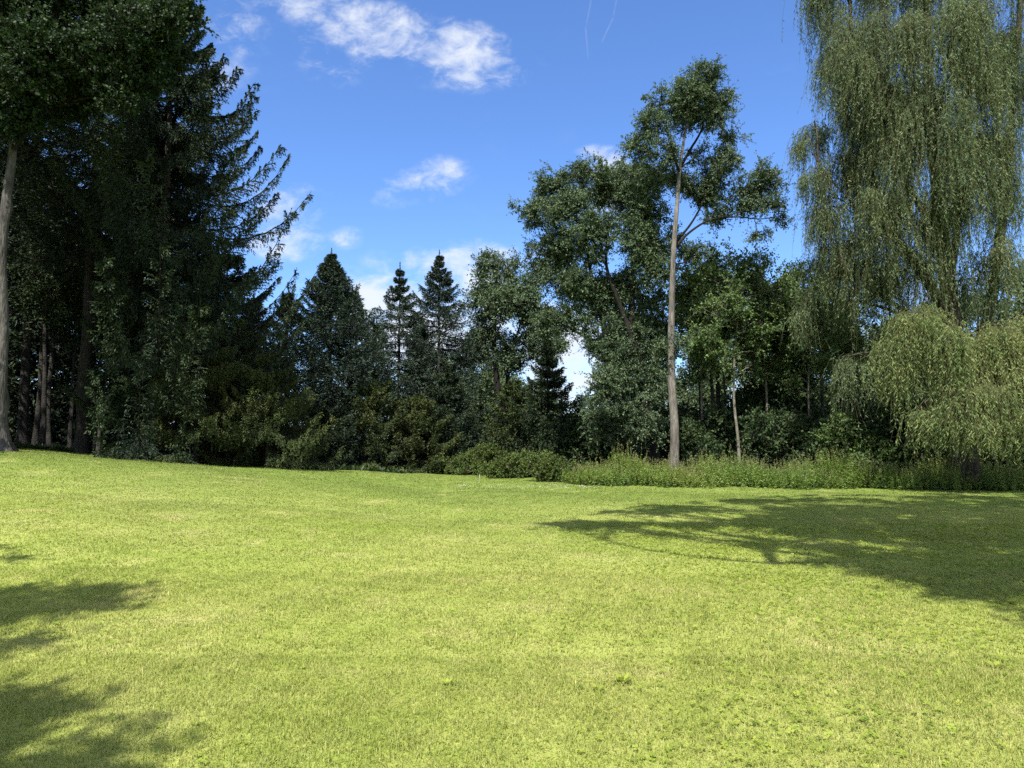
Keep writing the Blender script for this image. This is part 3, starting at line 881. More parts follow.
# thin trunks behind the weeds
for i, (px, d, h, lean) in enumerate([(700, 34, 9, 0.02), (714, 33, 9, -0.03), (723, 34, 10, 0.04), (760, 34, 9, -0.02), (808, 33, 9, 0.0), (822, 32, 8, 0.03), (843, 33, 9, -0.03), (864, 33, 9, 0.05), (893, 31, 8, -0.05)]):
    b = ground_at(px, d)
    o = copy_thing(pole_src, b, i * 1.3, h / 10)
    o.rotation_euler = (0, lean, i * 1.3)
    o['label'] = 'thin dim trunk in the wood behind the tall weeds'
    o['group'] = 'thin trunks in the right wood'

# ---- trees of the wood further back
rk = R(141)
b0 = np.zeros(3)
back_src = decid_tree('background_tree', '', 'tree', b0, [([b0, b0 + np.array([0.1, 0, 3]), b0 + np.array([-0.2, 0.1, 6]), b0 + np.array([0, 0, 9])], 0.2, 0.04)],
                      [(np.array([rk.normal(0, 1.6), rk.normal(0, 1.5), rk.uniform(2.0, 9.5)]), (1.6, 1.6, 1.4), 34, None) for _ in range(14)],
                      (B_DARK, M_PALELEAF), (0.19, 0.12), R(142), sig=0.42, per=56, parts=False)
back_spr = spruce('background_spruce', '', b0, 12.0, [(0, 3.2), (0.3, 3.1), (0.6, 2.1), (1, 0.1)], R(143), z0=0.5, n_br=110, mats=SP, trunk_r=0.2, lateral=13, samples=6, needle=(0.24, 0.07), cat='conifer tree')
first_b, first_s = True, True
spots = [(560, 58, 0.5), (592, 66, 0.6), (535, 60, 0.7), (615, 60, 0.6), (480, 55, 0.9), (500, 62, 0.95), (460, 60, 0.9), (690, 50, 0.85), (718, 46, 0.7), (760, 46, 0.7), (800, 48, 0.75), (785, 42, 0.6),
         (835, 46, 0.7), (870, 45, 0.75), (900, 44, 0.9), (940, 42, 1.0), (985, 44, 1.1), (1030, 42, 1.2), (1080, 40, 1.2), (660, 52, 0.9), (630, 54, 0.8), (430, 58, 0.9), (520, 70, 0.8), (575, 78, 0.6)]
for i, (px, d, sc) in enumerate(spots):
    b = ground_at(px, d)
    if first_b:
        o = back_src
        first_b = False
        o.location = b
        o.scale = (sc,) * 3
    else:
        o = copy_thing(back_src, b, i * 2.4, sc)
    o['label'] = 'pale green leafy tree far back in the wood behind the front row of trees'
    o['group'] = 'leafy trees of the wood further back'
for i, (px, d, sc) in enumerate([(-30, 42, 1.8), (40, 44, 1.5), (75, 47, 1.3), (150, 43, 1.7), (195, 45, 1.15), (250, 46, 0.85), (285, 44, 0.85), (350, 48, 0.95), (375, 50, 0.8), (420, 50, 0.8), (-100, 40, 1.7), (110, 50, 1.8), (10, 50, 1.8)]):
    b = ground_at(px, d)
    if first_s:
        o = back_spr
        first_s = False
        o.location = b
        o.scale = (sc,) * 3
    else:
        o = copy_thing(back_spr, b, i * 2.4, sc)
    o['label'] = 'dark spruce deep in the wood behind the front row of conifers'
    o['group'] = 'spruces of the wood further back'


for i, (x_, y_, sc) in enumerate([(-24.5, 19.5, 1.75), (-27.5, 25.0, 1.9), (-31.0, 20.0, 1.7)]):
    copy_thing(back_src, np.array([x_, y_, float(ground_z(x_, y_))]), i * 1.7, sc, 'leafy tree standing left of the maple, beyond the picture', 'leafy trees left of the maple')

# ---- two trees behind the viewer whose crowns throw the shade on the lawn
def shade_lobes(blobs):
    out = []
    for (x, y, rx, ry, h, n) in blobs:
        out.append((np.array([x - SHADOW_DIR[0] * h, y - SHADOW_DIR[1] * h, h]), (rx, ry, min(rx, ry)), max(4, n * 0.72), None))
    return out


rt = shade_lobes([(9.5, 18.0, 4.0, 2.6, 15.5, 90), (13.5, 18.5, 4.0, 2.8, 15.0, 80), (12.5, 14.0, 4.0, 3.0, 13.5, 90), (7.5, 15.0, 3.2, 2.4, 14.5, 60), (4.2, 17.6, 2.6, 1.1, 14.0, 26), (2.9, 14.3, 2.1, 0.6, 13.0, 38), (1.6, 14.0, 1.0, 0.35, 13.0, 12), (3.4, 16.8, 2.2, 0.6, 13.6, 26),
                  (5.5, 13.6, 1.9, 1.1, 13.5, 22), (4.6, 11.2, 1.3, 0.8, 13.2, 12), (5.2, 9.6, 0.8, 0.9, 13, 9), (5.6, 8.1, 0.7, 0.6, 13, 5), (8.0, 11.4, 2.4, 1.5, 13.0, 44), (9.0, 8.6, 2.0, 1.7, 12.2, 34), (6.6, 8.9, 1.4, 1.3, 12.4, 22), (7.5, 13, 2.4, 1.6, 13.5, 40), (10, 16, 3, 2, 14, 60), (11.5, 11.5, 2.6, 2, 13, 50), (7, 17.5, 2.6, 1.6, 14, 40), (12, 10, 3, 2.4, 12.5, 50),
                  (17, 14, 4, 3.5, 14, 60), (17, 20, 4, 2.8, 14, 50), (6.0, 20.0, 3.0, 1.2, 15, 40), (10, 20.6, 4, 1.4, 15, 60), (15, 17, 3.5, 2.6, 14.5, 60), (5.2, 10.2, 1.6, 1.0, 12.8, 26), (5.5, 8.7, 1.2, 0.9, 12.8, 20), (4.6, 9.5, 0.9, 0.6, 12.8, 10), (5.8, 7.2, 1.1, 0.7, 12.8, 20), (6.8, 8.0, 1.3, 0.9, 12.6, 24), (4.9, 8.0, 0.7, 0.5, 12.8, 8), (7.5, 12.5, 3, 2, 13.2, 80), (9, 14.8, 3, 2, 13.6, 70), (6, 15.8, 2.4, 1.2, 14, 40), (11, 13, 3, 2, 13, 60), (6.5, 12.2, 2.2, 1.2, 13.4, 40), (4.4, 14.6, 2.2, 1.0, 13.2, 26), (14, 21.5, 4, 1.4, 15, 40), (6.6, 10.2, 1.6, 1.0, 12.8, 22)])
b = np.array([8.8, -2.4, float(ground_z(8.8, -2.4))])
decid_tree('shade_tree', 'broad tree behind the viewer that shades the right of the lawn', 'tree', b,
           [([b, b + np.array([0.1, 0.4, 4]), b + np.array([0, 2, 8]), b + np.array([0.2, 4, 12]), b + np.array([0.2, 5.5, 15])], 0.4, 0.08)], rt, (B_MAPLE, M_MAPLE), (0.16, 0.11), R(151), sig=0.36, per=98, limb_r=0.1, parts=False)
lt = shade_lobes([(-8.2, 10.4, 1.2, 0.35, 10, 12), (-7.4, 9.3, 1.5, 0.4, 10.5, 16), (-6.6, 7.6, 2.2, 1.0, 10.5, 60), (-5.0, 7.7, 1.2, 0.42, 10.5, 22), (-4.2, 7.4, 0.5, 0.3, 10.5, 7), (-5.2, 6.5, 1.5, 0.5, 10, 32), (-7.5, 6.4, 2.2, 1.4, 10.5, 60),
                  (-4.4, 5.9, 0.8, 0.3, 10, 9), (-4.6, 4.75, 1.4, 0.5, 10, 34), (-3.4, 4.5, 0.8, 0.4, 9.5, 14), (-3.5, 3.9, 1.0, 0.4, 9.5, 28), (-2.8, 3.75, 0.6, 0.35, 9.5, 13), (-2.2, 3.5, 0.5, 0.3, 9.5, 8), (-3.4, 4.4, 1.0, 0.4, 9.5, 14), (-5.5, 3.4, 2, 1, 10, 44), (-9, 4, 3, 2, 10, 60), (-4.0, 2.3, 1.4, 0.8, 10, 34), (-7, 1, 3, 2, 10, 40)])
b = np.array([-9.5, -5.5, float(ground_z(-9.5, -5.5))])
decid_tree('shade_tree', 'tree behind the viewer that shades the near left corner of the lawn', 'tree', b,
           [([b, b + np.array([0.1, 0.4, 3]), b + np.array([0.3, 0.6, 6]), b + np.array([0.5, 0.8, 10])], 0.3, 0.06)], lt, (B_MAPLE, M_MAPLE), (0.15, 0.10), R(152), sig=0.28, per=63, limb_r=0.08, parts=False)


# ================================================================== GROUND
def axis(lo, hi, step, far, nfar):
    core = np.arange(lo, hi + 1e-6, step)
    a = lo - np.geomspace(step, far, nfar)[::-1]
    b_ = hi + np.geomspace(step, far, nfar)
    return np.concatenate([a, core, b_])


gx = axis(-34, 34, 0.4, 1500, 22)
gy = axis(-12, 56, 0.4, 1500, 22)
X, Y = np.meshgrid(gx, gy, indexing='ij')
fade = np.exp(-(np.maximum(np.abs(X) - 60, 0) + np.maximum(np.abs(Y - 20) - 60, 0)) / 60)
Z = ground_z(X, Y) * fade
V = np.stack([X, Y, Z], -1).reshape(-1, 3)
nx, ny = len(gx), len(gy)
i, j = np.meshgrid(np.arange(nx - 1), np.arange(ny - 1), indexing='ij')
F = np.stack([i * ny + j, (i + 1) * ny + j, (i + 1) * ny + j + 1, i * ny + j + 1], -1).reshape(-1, 4)


def lawn_colour(nt, blades):
    """patchy lawn colour from the place's own coordinates; returns a colour socket"""
    tc = nd(nt, 'ShaderNodeTexCoord')

    def noise(sc, det=3, rough=0.55):
        n = nd(nt, 'ShaderNodeTexNoise')
        n.inputs['Scale'].default_value = sc
        n.inputs['Detail'].default_value = det
        n.inputs['Roughness'].default_value = rough
        nt.links.new(tc.outputs['Object'], n.inputs['Vector'])
        return n.outputs['Fac']
    r1 = ramp(nt, [(0.34, (0.168, 0.228, 0.040)), (0.52, (0.247, 0.294, 0.068)), (0.66, (0.332, 0.345, 0.130))])
    nt.links.new(noise(0.55, 5), r1.inputs[0])
    r2 = ramp(nt, [(0.35, (0.170, 0.228, 0.040)), (0.66, (0.293, 0.320, 0.104))])
    nt.links.new(noise(3.4, 4), r2.inputs[0])
    m1 = nd(nt, 'ShaderNodeMix', data_type='RGBA')
    m1.inputs[0].default_value = 0.5
    nt.links.new(r1.outputs[0], m1.inputs[6])
    nt.links.new(r2.outputs[0], m1.inputs[7])
    r3 = ramp(nt, [(0.38, (0.200, 0.252, 0.042)), (0.62, (0.312, 0.318, 0.102))])
    nt.links.new(noise(0.17, 3, 0.5), r3.inputs[0])
    m0 = nd(nt, 'ShaderNodeMix', data_type='RGBA')
    m0.inputs[0].default_value = 0.36
    nt.links.new(m1.outputs[2], m0.inputs[6])
    nt.links.new(r3.outputs[0], m0.inputs[7])
    m1 = m0
    # darker, greener colour with distance along Y, broken up by noise
    sp_ = nd(nt, 'ShaderNodeSeparateXYZ')
    nt.links.new(tc.outputs['Object'], sp_.inputs[0])
    nz = nd(nt, 'ShaderNodeMath', operation='MULTIPLY_ADD')
    nt.links.new(noise(0.25, 3, 0.5), nz.inputs[0])
    nz.inputs[1].default_value = 14
    nt.links.new(sp_.outputs[1], nz.inputs[2])
    lf = nd(nt, 'ShaderNodeMapRange', interpolation_type='SMOOTHSTEP')
    lf.inputs[1].default_value = 13
    lf.inputs[2].default_value = 31
    lf.inputs[4].default_value = 0.85
    nt.links.new(nz.outputs[0], lf.inputs[0])
    ml_ = nd(nt, 'ShaderNodeMix', data_type='RGBA')
    nt.links.new(lf.outputs[0], ml_.inputs[0])
    nt.links.new(m1.outputs[2], ml_.inputs[6])
    ml_.inputs[7].default_value = (0.122, 0.178, 0.035, 1)
    m1 = ml_
    # dry straw-coloured patches
    dry = ramp(nt, [(0.56, (0, 0, 0)), (0.74, (1, 1, 1))])
    nt.links.new(noise(1.1, 5, 0.65), dry.inputs[0])
    m2 = nd(nt, 'ShaderNodeMix', data_type='RGBA')
    sc = nd(nt, 'ShaderNodeMath', operation='MULTIPLY')
    sc.inputs[1].default_value = 0.62
    nt.links.new(dry.outputs[0], sc.inputs[0])
    nt.links.new(sc.outputs[0], m2.inputs[0])
    nt.links.new(m1.outputs[2], m2.inputs[6])
    m2.inputs[7].default_value = (0.35, 0.335, 0.140, 1)
    return m2.outputs[2], noise


m_ground, nt = new_mat('lawn_ground')
colr, noise = lawn_colour(nt, False)
fine = ramp(nt, [(0.3, (0.78, 0.78, 0.74)), (0.7, (1.0, 1.0, 1.0))])
nt.links.new(noise(38, 4, 0.7), fine.inputs[0])
mf = nd(nt, 'ShaderNodeMix', data_type='RGBA', blend_type='MULTIPLY')
mf.inputs[0].default_value = 1
nt.links.new(colr, mf.inputs[6])
nt.links.new(fine.outputs[0], mf.inputs[7])
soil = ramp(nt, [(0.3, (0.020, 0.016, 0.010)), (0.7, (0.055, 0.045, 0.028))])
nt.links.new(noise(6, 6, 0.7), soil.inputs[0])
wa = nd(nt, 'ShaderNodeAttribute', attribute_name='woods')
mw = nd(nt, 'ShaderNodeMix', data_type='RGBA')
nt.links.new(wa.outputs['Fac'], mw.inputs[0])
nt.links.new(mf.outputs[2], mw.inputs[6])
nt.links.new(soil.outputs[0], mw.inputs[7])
p = nd(nt, 'ShaderNodeBsdfPrincipled')
p.inputs['Roughness'].default_value = 0.95
p.inputs['Specular IOR Level'].default_value = 0.1
nt.links.new(mw.outputs[2], p.inputs['Base Color'])
bm = nd(nt, 'ShaderNodeBump')
bm.inputs['Strength'].default_value = 0.5
bm.inputs['Distance'].default_value = 0.03
nt.links.new(noise(30, 5, 0.7), bm.inputs['Height'])
nt.links.new(bm.outputs[0], p.inputs['Normal'])
o = nd(nt, 'ShaderNodeOutputMaterial')
nt.links.new(p.outputs[0], o.inputs[0])

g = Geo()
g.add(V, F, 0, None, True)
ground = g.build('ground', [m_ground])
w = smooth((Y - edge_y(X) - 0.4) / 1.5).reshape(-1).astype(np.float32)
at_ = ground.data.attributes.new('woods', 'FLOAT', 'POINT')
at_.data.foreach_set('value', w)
tag(ground, 'sunlit mown lawn rising gently towards the spruces on the left', 'ground', kind='structure')

# ---- grass blades
m_grass, nt = new_mat('grass_blade')
colr, noise = lawn_colour(nt, True)
a = nd(nt, 'ShaderNodeAttribute', attribute_name='tint')
br_ = ramp(nt, [(0.0, (0.76, 0.82, 0.68)), (0.5, (1.0, 1.0, 1.0)), (0.86, (1.25, 1.18, 1.1)), (1.0, (1.7, 1.45, 2.0))])
nt.links.new(a.outputs['Fac'], br_.inputs[0])
mg = nd(nt, 'ShaderNodeMix', data_type='RGBA', blend_type='MULTIPLY')
mg.inputs[0].default_value = 1
nt.links.new(colr, mg.inputs[6])
nt.links.new(br_.outputs[0], mg.inputs[7])
p = nd(nt, 'ShaderNodeBsdfPrincipled')
p.inputs['Roughness'].default_value = 0.5
p.inputs['Specular IOR Level'].default_value = 0.3
nt.links.new(mg.outputs[2], p.inputs['Base Color'])
tr = nd(nt, 'ShaderNodeBsdfTranslucent')
nt.links.new(mg.outputs[2], tr.inputs['Color'])
mx = nd(nt, 'ShaderNodeMixShader')
mx.inputs[0].default_value = 0.42
nt.links.new(p.outputs[0], mx.inputs[1])
nt.links.new(tr.outputs[0], mx.inputs[2])
o = nd(nt, 'ShaderNodeOutputMaterial')
nt.links.new(mx.outputs[0], o.inputs[0])

rg = R(201)
g = Geo()
for (d0, d1, dens, hh, ww) in [(2.2, 5.5, 8500, 0.029, 0.0038), (5.5, 9, 4600, 0.028, 0.0052), (9, 15, 2200, 0.025, 0.0075), (15, 24, 1000, 0.022, 0.012), (24, 38, 400, 0.022, 0.019)]:
    hw = 0.75
    area = hw * (d1 ** 2 - d0 ** 2) + 3.2 * (d1 - d0)
    n = int(area * dens)
    y = np.sqrt(rg.uniform(d0 ** 2, d1 ** 2, n))
    x = rg.uniform(-1, 1, n) * (hw * y + 1.6)
    keep = y < edge_y(x) + rg.uniform(-0.3, 0.8, n)
    x, y = x[keep], y[keep]
    n = len(x)
    # tufts: blades gather a little, and stand taller here and there
    tall = 1 + 0.20 * np.sin(x * 2.3 + 1.1 * np.sin(y * 1.7)) * np.sin(y * 2.9 + 1.3 * np.sin(x * 1.1)) + 0.2 * np.sin(x * 9 + y * 5) * np.sin(y * 8 - x * 3)
    h = hh * rg.gamma(7, 1 / 7, n) * tall
    az = rg.uniform(0, 2 * PI, n)
    lean = rg.gamma(2.4, 0.42, n)
    base_ = np.stack([x, y, ground_z(x, y) - 0.004], 1)
    side = np.stack([np.cos(az), np.sin(az), 0 * az], 1)
    fw = np.stack([-np.sin(az), np.cos(az), 0 * az], 1)
    wv = (ww * rg.uniform(0.6, 1.3, n))[:, None]
    L = h[:, None]
    mid = base_ + np.array([0, 0, 1.0]) * L * 0.6 + fw * L * (lean * 0.35)[:, None]
    tip = base_ + np.array([0, 0, 1.0]) * L * (1.0 - 0.25 * np.clip(lean, 0, 2))[:, None] + fw * L * (lean * 1.0)[:, None]
    V = np.stack([base_ - side * wv / 2, base_ + side * wv / 2, mid + side * wv * 0.42, mid - side * wv * 0.42, tip], 1).reshape(-1, 3)
    k = (np.arange(n) * 5)[:, None]
    tint = np.clip(rg.normal(0.5, 0.17 * (1.0 if d0 < 9 else 0.7), n), 0, 0.9)
    tint = np.where(rg.uniform(0, 1, n) < 0.05, 1.0, tint)
    nb = g.n
    g.add(V, k + np.array([[0, 1, 2, 3]]), 0, tint)
    # tip triangles share the vertices just added
    g.f.append(k + np.array([[3, 2, 4]]) + nb)
    g.m.append(np.zeros(n, np.int32))
    g.t.append(tint.astype(np.float32))
    g.s.append(np.zeros(n, bool))
grass = g.build('grass', [m_grass])
tag(grass, 'short mown grass blades of the sunny lawn', 'grass', kind='stuff')

# ---- clover, thicker towards the right
m_clover = leaf_mat('clover_leaf', [(0, (0.110, 0.170, 0.020)), (0.5, (0.170, 0.235, 0.030)), (1, (0.25, 0.295, 0.050))], 0.35, 0.55, 0.3)
g = Geo()
n = 60000
y = np.sqrt(rg.uniform(2.6 ** 2, 14 ** 2, n))
x = rg.uniform(-1, 1, n) * (0.75 * y + 1.6)
dn = smooth((x / y + 0.05) / 0.5) * 0.75 + 0.10
pat = 0.5 + 0.5 * np.sin(x * 1.9 + 2 * np.sin(y * 0.9)) * np.sin(y * 1.6 + 1.5 * np.sin(x * 0.8))
keep = rg.uniform(0, 1, n) < dn * (0.25 + pat)
x, y = x[keep], y[keep]
n = len(x)
h = rg.uniform(0.014, 0.032, n)
c0 = np.stack([x, y, ground_z(x, y) + h], 1)
a0 = rg.uniform(0, 2 * PI, n)
sz = rg.uniform(0.011, 0.021, n) * (1 + y / 22)
tin = np.clip(rg.normal(0.5, 0.25, n), 0, 1)
tilt = rg.normal(0, 0.28, (n, 2))
for q in range(3):
    aa = a0 + q * 2 * PI / 3
    A = np.stack([np.cos(aa), np.sin(aa), tilt[:, 0] * np.cos(aa) + tilt[:, 1] * np.sin(aa) + 0.12], 1)
    S = np.stack([-np.sin(aa), np.cos(aa), -tilt[:, 0] * np.sin(aa) + tilt[:, 1] * np.cos(aa)], 1)
    g.leaves(c0, nrm(A), nrm(S), sz, sz * 1.0, 0, tin, 0.62)
clo = g.build('clover_leaves', [m_clover])
tag(clo, 'small bright clover leaves mixed into the right of the lawn', 'clover', kind='stuff')
# white clover heads in a far band of the lawn
g = Geo()
n = 200
x = rg.uniform(-2.0, 3.2, n)
y = 26.8 + rg.normal(0, 0.7, n) + 0.2 * np.sin(x * 2)
c0 = np.stack([x, y, ground_z(x, y) + 0.03], 1)
for q in range(5):
    A = nrm(rg.normal(size=(n, 3)) + np.array([0, 0, 0.8]))
    S = nrm(np.cross(A, rg.normal(size=(n, 3))))
    g.leaves(c0, A, S, np.full(n, 0.022), np.full(n, 0.018), 0, rg.uniform(0, 1, n))
tag(g.build('clover_flowers', [M_FLOWER]), 'thin band of tiny white clover flowers far out on the lawn', 'flowers', kind='stuff')


# ---- single broad-leaved weeds in the lawn
def rosette(px, py, seed, n=7, L=0.06):
    r = R(seed)
    u = (px - 512) / FPX
    v = (384 - py) / FPX
    yy = math.cos(PITCH) - math.sin(PITCH) * v
    zz = math.sin(PITCH) + math.cos(PITCH) * v
    t_ = -EYE / zz
    p_ = np.array([u * t_, yy * t_, 0])
    p_[2] = ground_z(p_[0], p_[1])
    g = Geo()
    az = np.arange(n) * 2.4 + r.normal(0, 0.2, n)
    A = nrm(np.stack([np.cos(az), np.sin(az), r.uniform(0.3, 0.9, n)], 1))
    S = np.stack([-np.sin(az), np.cos(az), 0 * az], 1)
    g.leaves(np.tile([0, 0, 0.02], (n, 1)) + A * 0.008, A, S, L * r.uniform(0.7, 1.2, n), 0.4 * L * r.uniform(0.8, 1.2, n), 0, r.uniform(0.6, 1, n), 0.6)
    o = g.build('lawn_weed', [m_clover])
    o.location = p_
    return o


for (px, py, seed, lab, nn, L) in [(623, 688, 301, 'bright broad-leaved weed in the lawn below the middle of the picture', 9, 0.085),
                                   (598, 696, 302, 'small dark weed just left of the bright broad-leaved one', 7, 0.055),
                                   (447, 690, 303, 'small weed in the lawn left of the middle', 7, 0.06),
                                   (996, 672, 304, 'broad-leaved weed among the clover by the right edge', 9, 0.07)]:
    tag(rosette(px, py, seed, nn, L), lab, 'weed')

# ---- tall weeds along the right edge of the lawn
g = Geo()
n = 4600
x = rg.uniform(1.6, 24, n)
dep = rg.uniform(0, 1, n) ** 0.8 * 3.4
y = edge_y(x) + 0.1 + dep
bx = ground_z(x, y)
hgt = rg.uniform(0.66, 1.08, n) * (0.65 + 0.35 * smooth(dep / 0.8)) * (1 + 0.16 * np.sin(x * 1.7) + 0.1 * np.sin(x * 4.3 + 1))
hgt *= np.where(rg.uniform(0, 1, n) < 0.10, rg.uniform(1.15, 1.4, n), 1.0) * (0.88 + 0.24 * np.sin(x * 0.8 + 2) * np.sin(x * 2.3 + y * 1.5))
hgt *= 0.72 + 0.28 * smooth((x - 1.5) / 2.0)
K = 5
s = np.linspace(0, 1, K)
lean = rg.normal(0, 0.13, (n, 2))
P = np.zeros((n, K, 3))
P[..., 0] = x[:, None] + lean[:, 0:1] * s ** 1.6 * hgt[:, None]
P[..., 1] = y[:, None] + lean[:, 1:2] * s ** 1.6 * hgt[:, None]
P[..., 2] = bx[:, None] - 0.03 + hgt[:, None] * s
g.tubes(P, np.tile(np.linspace(0.006, 0.003, K), (n, 1)), 3, 0, np.full(n, 0.3))
m = 30
sq = rg.uniform(0.08, 1.0, (n, m))
fi = sq * (K - 1)
i0 = np.clip(fi.astype(int), 0, K - 2)
fr = (fi - i0)[..., None]
si = np.arange(n)[:, None]
pp = (P[si, i0] * (1 - fr) + P[si, i0 + 1] * fr).reshape(-1, 3)
q = len(pp)
az = rg.uniform(0, 2 * PI, q)
A = nrm(np.stack([np.cos(az), np.sin(az), rg.normal(0.25, 0.4, q)], 1))
S = nrm(np.cross(A, rg.normal(0, 0.35, (q, 3)) + np.array([0, 0, 1.0])))
l = rg.uniform(0.06, 0.13, q) * (1.15 - 0.5 * sq.ravel())
species = np.clip(0.5 + 0.28 * np.sin(x * 0.9 + y) + rg.normal(0, 0.2, n), 0, 1)
g.leaves(pp, A, S, l, l * 0.34, 0, np.clip(np.repeat(species, m) + rg.normal(0, 0.16, q), 0, 1))
# plumes on some
pl_ = np.where(rg.uniform(0, 1, n) < 0.35)[0]
k = 14
ss = rg.uniform(0, 1, (len(pl_), k))
tip = P[pl_, -1]
cc = (tip[:, None, :] + np.array([0, 0, 0.16]) * ss[..., None] + rg.normal(0, 0.012, (len(pl_), k, 3))).reshape(-1, 3)
A = nrm(rg.normal(0, 0.5, (len(cc), 3)) + np.array([0, 0, 0.9]))
S = nrm(np.cross(A, rg.normal(size=(len(cc), 3))))
g.leaves(cc, A, S, np.full(len(cc), 0.05), np.full(len(cc), 0.014), 1, rg.uniform(0, 1, len(cc)))
tag(g.build('tall_weeds', [M_WEED, M_SEED]), 'strip of tall green weeds along the far right edge of the lawn', 'weeds', kind='stuff')

# ---- ferns and litter plants under the trees
g = Geo()
n = 5200
x = rg.uniform(-26, 26, n)
y = edge_y(x) + 0.7 + rg.uniform(0, 1, n) ** 1.3 * 9
c0 = np.stack([x, y, ground_z(x, y)], 1)
m = 9
az = rg.uniform(0, 2 * PI, n * m)
A = nrm(np.stack([np.cos(az), np.sin(az), rg.uniform(0.4, 1.5, n * m)], 1))
S = nrm(np.cross(A, np.array([0, 0, 1.0]) + rg.normal(0, 0.3, (n * m, 3))))
hh = np.repeat(rg.uniform(0.12, 0.4, n), m) * rg.uniform(0.5, 1.1, n * m)
g.leaves(np.repeat(c0, m, 0), A, S, hh, hh * 0.28, 0, rg.uniform(0, 1, n * m))
tag(g.build('undergrowth', [M_DARKLEAF]), 'low dark undergrowth on the shaded ground beneath the trees', 'undergrowth', kind='stuff')

# ---- thin pale stake far out on the lawn
px_, d_ = 479.5, 30.0
b = ground_at(px_, d_)
root = empty('marker_stake', b, 'thin pale marker stake standing far out on the lawn', 'stake')
m_stake, nt = new_mat('stake_paint')
p = nd(nt, 'ShaderNodeBsdfPrincipled')
no = nd(nt, 'ShaderNodeTexNoise')
no.inputs['Scale'].default_value = 30
r_ = ramp(nt, [(0.3, (0.20, 0.21, 0.17)), (0.7, (0.28, 0.28, 0.24))])
nt.links.new(no.outputs['Fac'], r_.inputs[0])
nt.links.new(r_.outputs[0], p.inputs['Base Color'])
p.inputs['Roughness'].default_value = 0.7
o = nd(nt, 'ShaderNodeOutputMaterial')
nt.links.new(p.outputs[0], o.inputs[0])
g = Geo()
g.tubes(np.array([[0, 0, -0.05], [0, 0, 0.15], [0.004, 0, 0.30], [0.004, 0, 0.302]]), np.array([0.012, 0.012, 0.012, 0.001]), 8)
g.build('post', [m_stake], root)
g = Geo()
g.tubes(np.array([[0.004, 0, 0.302], [0.004, 0, 0.306], [0.004, 0, 0.325], [0.004, 0, 0.33]]), np.array([0.001, 0.019, 0.017, 0.001]), 10)
g.build('cap', [m_stake], root)

# ================================================================== SKY AND SUN
world = bpy.data.worlds.new('World')
scene.world = world
world.use_nodes = True
nt = world.node_tree
for n_ in list(nt.nodes):
    nt.nodes.remove(n_)
sky = nd(nt, 'ShaderNodeTexSky', sky_type='NISHITA')
sky.sun_disc = False
sky.sun_elevation = SUN_EL
sky.sun_rotation = math.atan2(TO_SUN[0], TO_SUN[1])
sky.air_density = 1.0
sky.dust_density = 0.4
sky.ozone_density = 2.5
tc = nd(nt, 'ShaderNodeTexCoord')
sep = nd(nt, 'ShaderNodeSeparateXYZ')
nt.links.new(tc.outputs['Generated'], sep.inputs[0])


def mth(op, a, b=None, c=None, clamp=False):
    n_ = nd(nt, 'ShaderNodeMath', operation=op)
    n_.use_clamp = clamp
    for k_, v_ in enumerate((a, b, c)):
        if v_ is None:
            continue
        if isinstance(v_, (int, float)):
            n_.inputs[k_].default_value = v_
        else:
            nt.links.new(v_, n_.inputs[k_])
    return n_.outputs[0]


ysafe = mth('MAXIMUM', sep.outputs[1], 0.02)
U = mth('DIVIDE', sep.outputs[0], ysafe)
Vv = mth('DIVIDE', sep.outputs[2], ysafe)
comb = nd(nt, 'ShaderNodeCombineXYZ')
nt.links.new(U, comb.inputs[0])
nt.links.new(Vv, comb.inputs[1])


def wnoise(sc, det, rough, dist=0.0, stretch=(1, 1, 1), rot=0.0):
    mp = nd(nt, 'ShaderNodeMapping')
    mp.inputs['Scale'].default_value = stretch
    mp.inputs['Rotation'].default_value = (0, 0, rot)
    nt.links.new(comb.outputs[0], mp.inputs[0])
    n_ = nd(nt, 'ShaderNodeTexNoise')
    n_.inputs['Scale'].default_value = sc
    n_.inputs['Detail'].default_value = det
    n_.inputs['Roughness'].default_value = rough
    n_.inputs['Distortion'].default_value = dist
    nt.links.new(mp.outputs[0], n_.inputs['Vector'])
    return n_.outputs['Fac']


def cloud(px, py, rx, ry, wgt, rot=0.0):
    d_ = at(px, py, 1.0) - np.array([0, 0, EYE])
    du = mth('SUBTRACT', U, float(d_[0]))
    dv = mth('SUBTRACT', Vv, float(d_[2]))
    c_, s_ = math.cos(rot), math.sin(rot)
    a_ = mth('ADD', mth('MULTIPLY', du, c_ / (rx / FPX)), mth('MULTIPLY', dv, s_ / (rx / FPX)))
    b_ = mth('ADD', mth('MULTIPLY', du, -s_ / (ry / FPX)), mth('MULTIPLY', dv, c_ / (ry / FPX)))
    r2 = mth('ADD', mth('MULTIPLY', a_, a_), mth('MULTIPLY', b_, b_))
    return mth('MULTIPLY', mth('SUBTRACT', 1.0, r2, clamp=True), wgt)


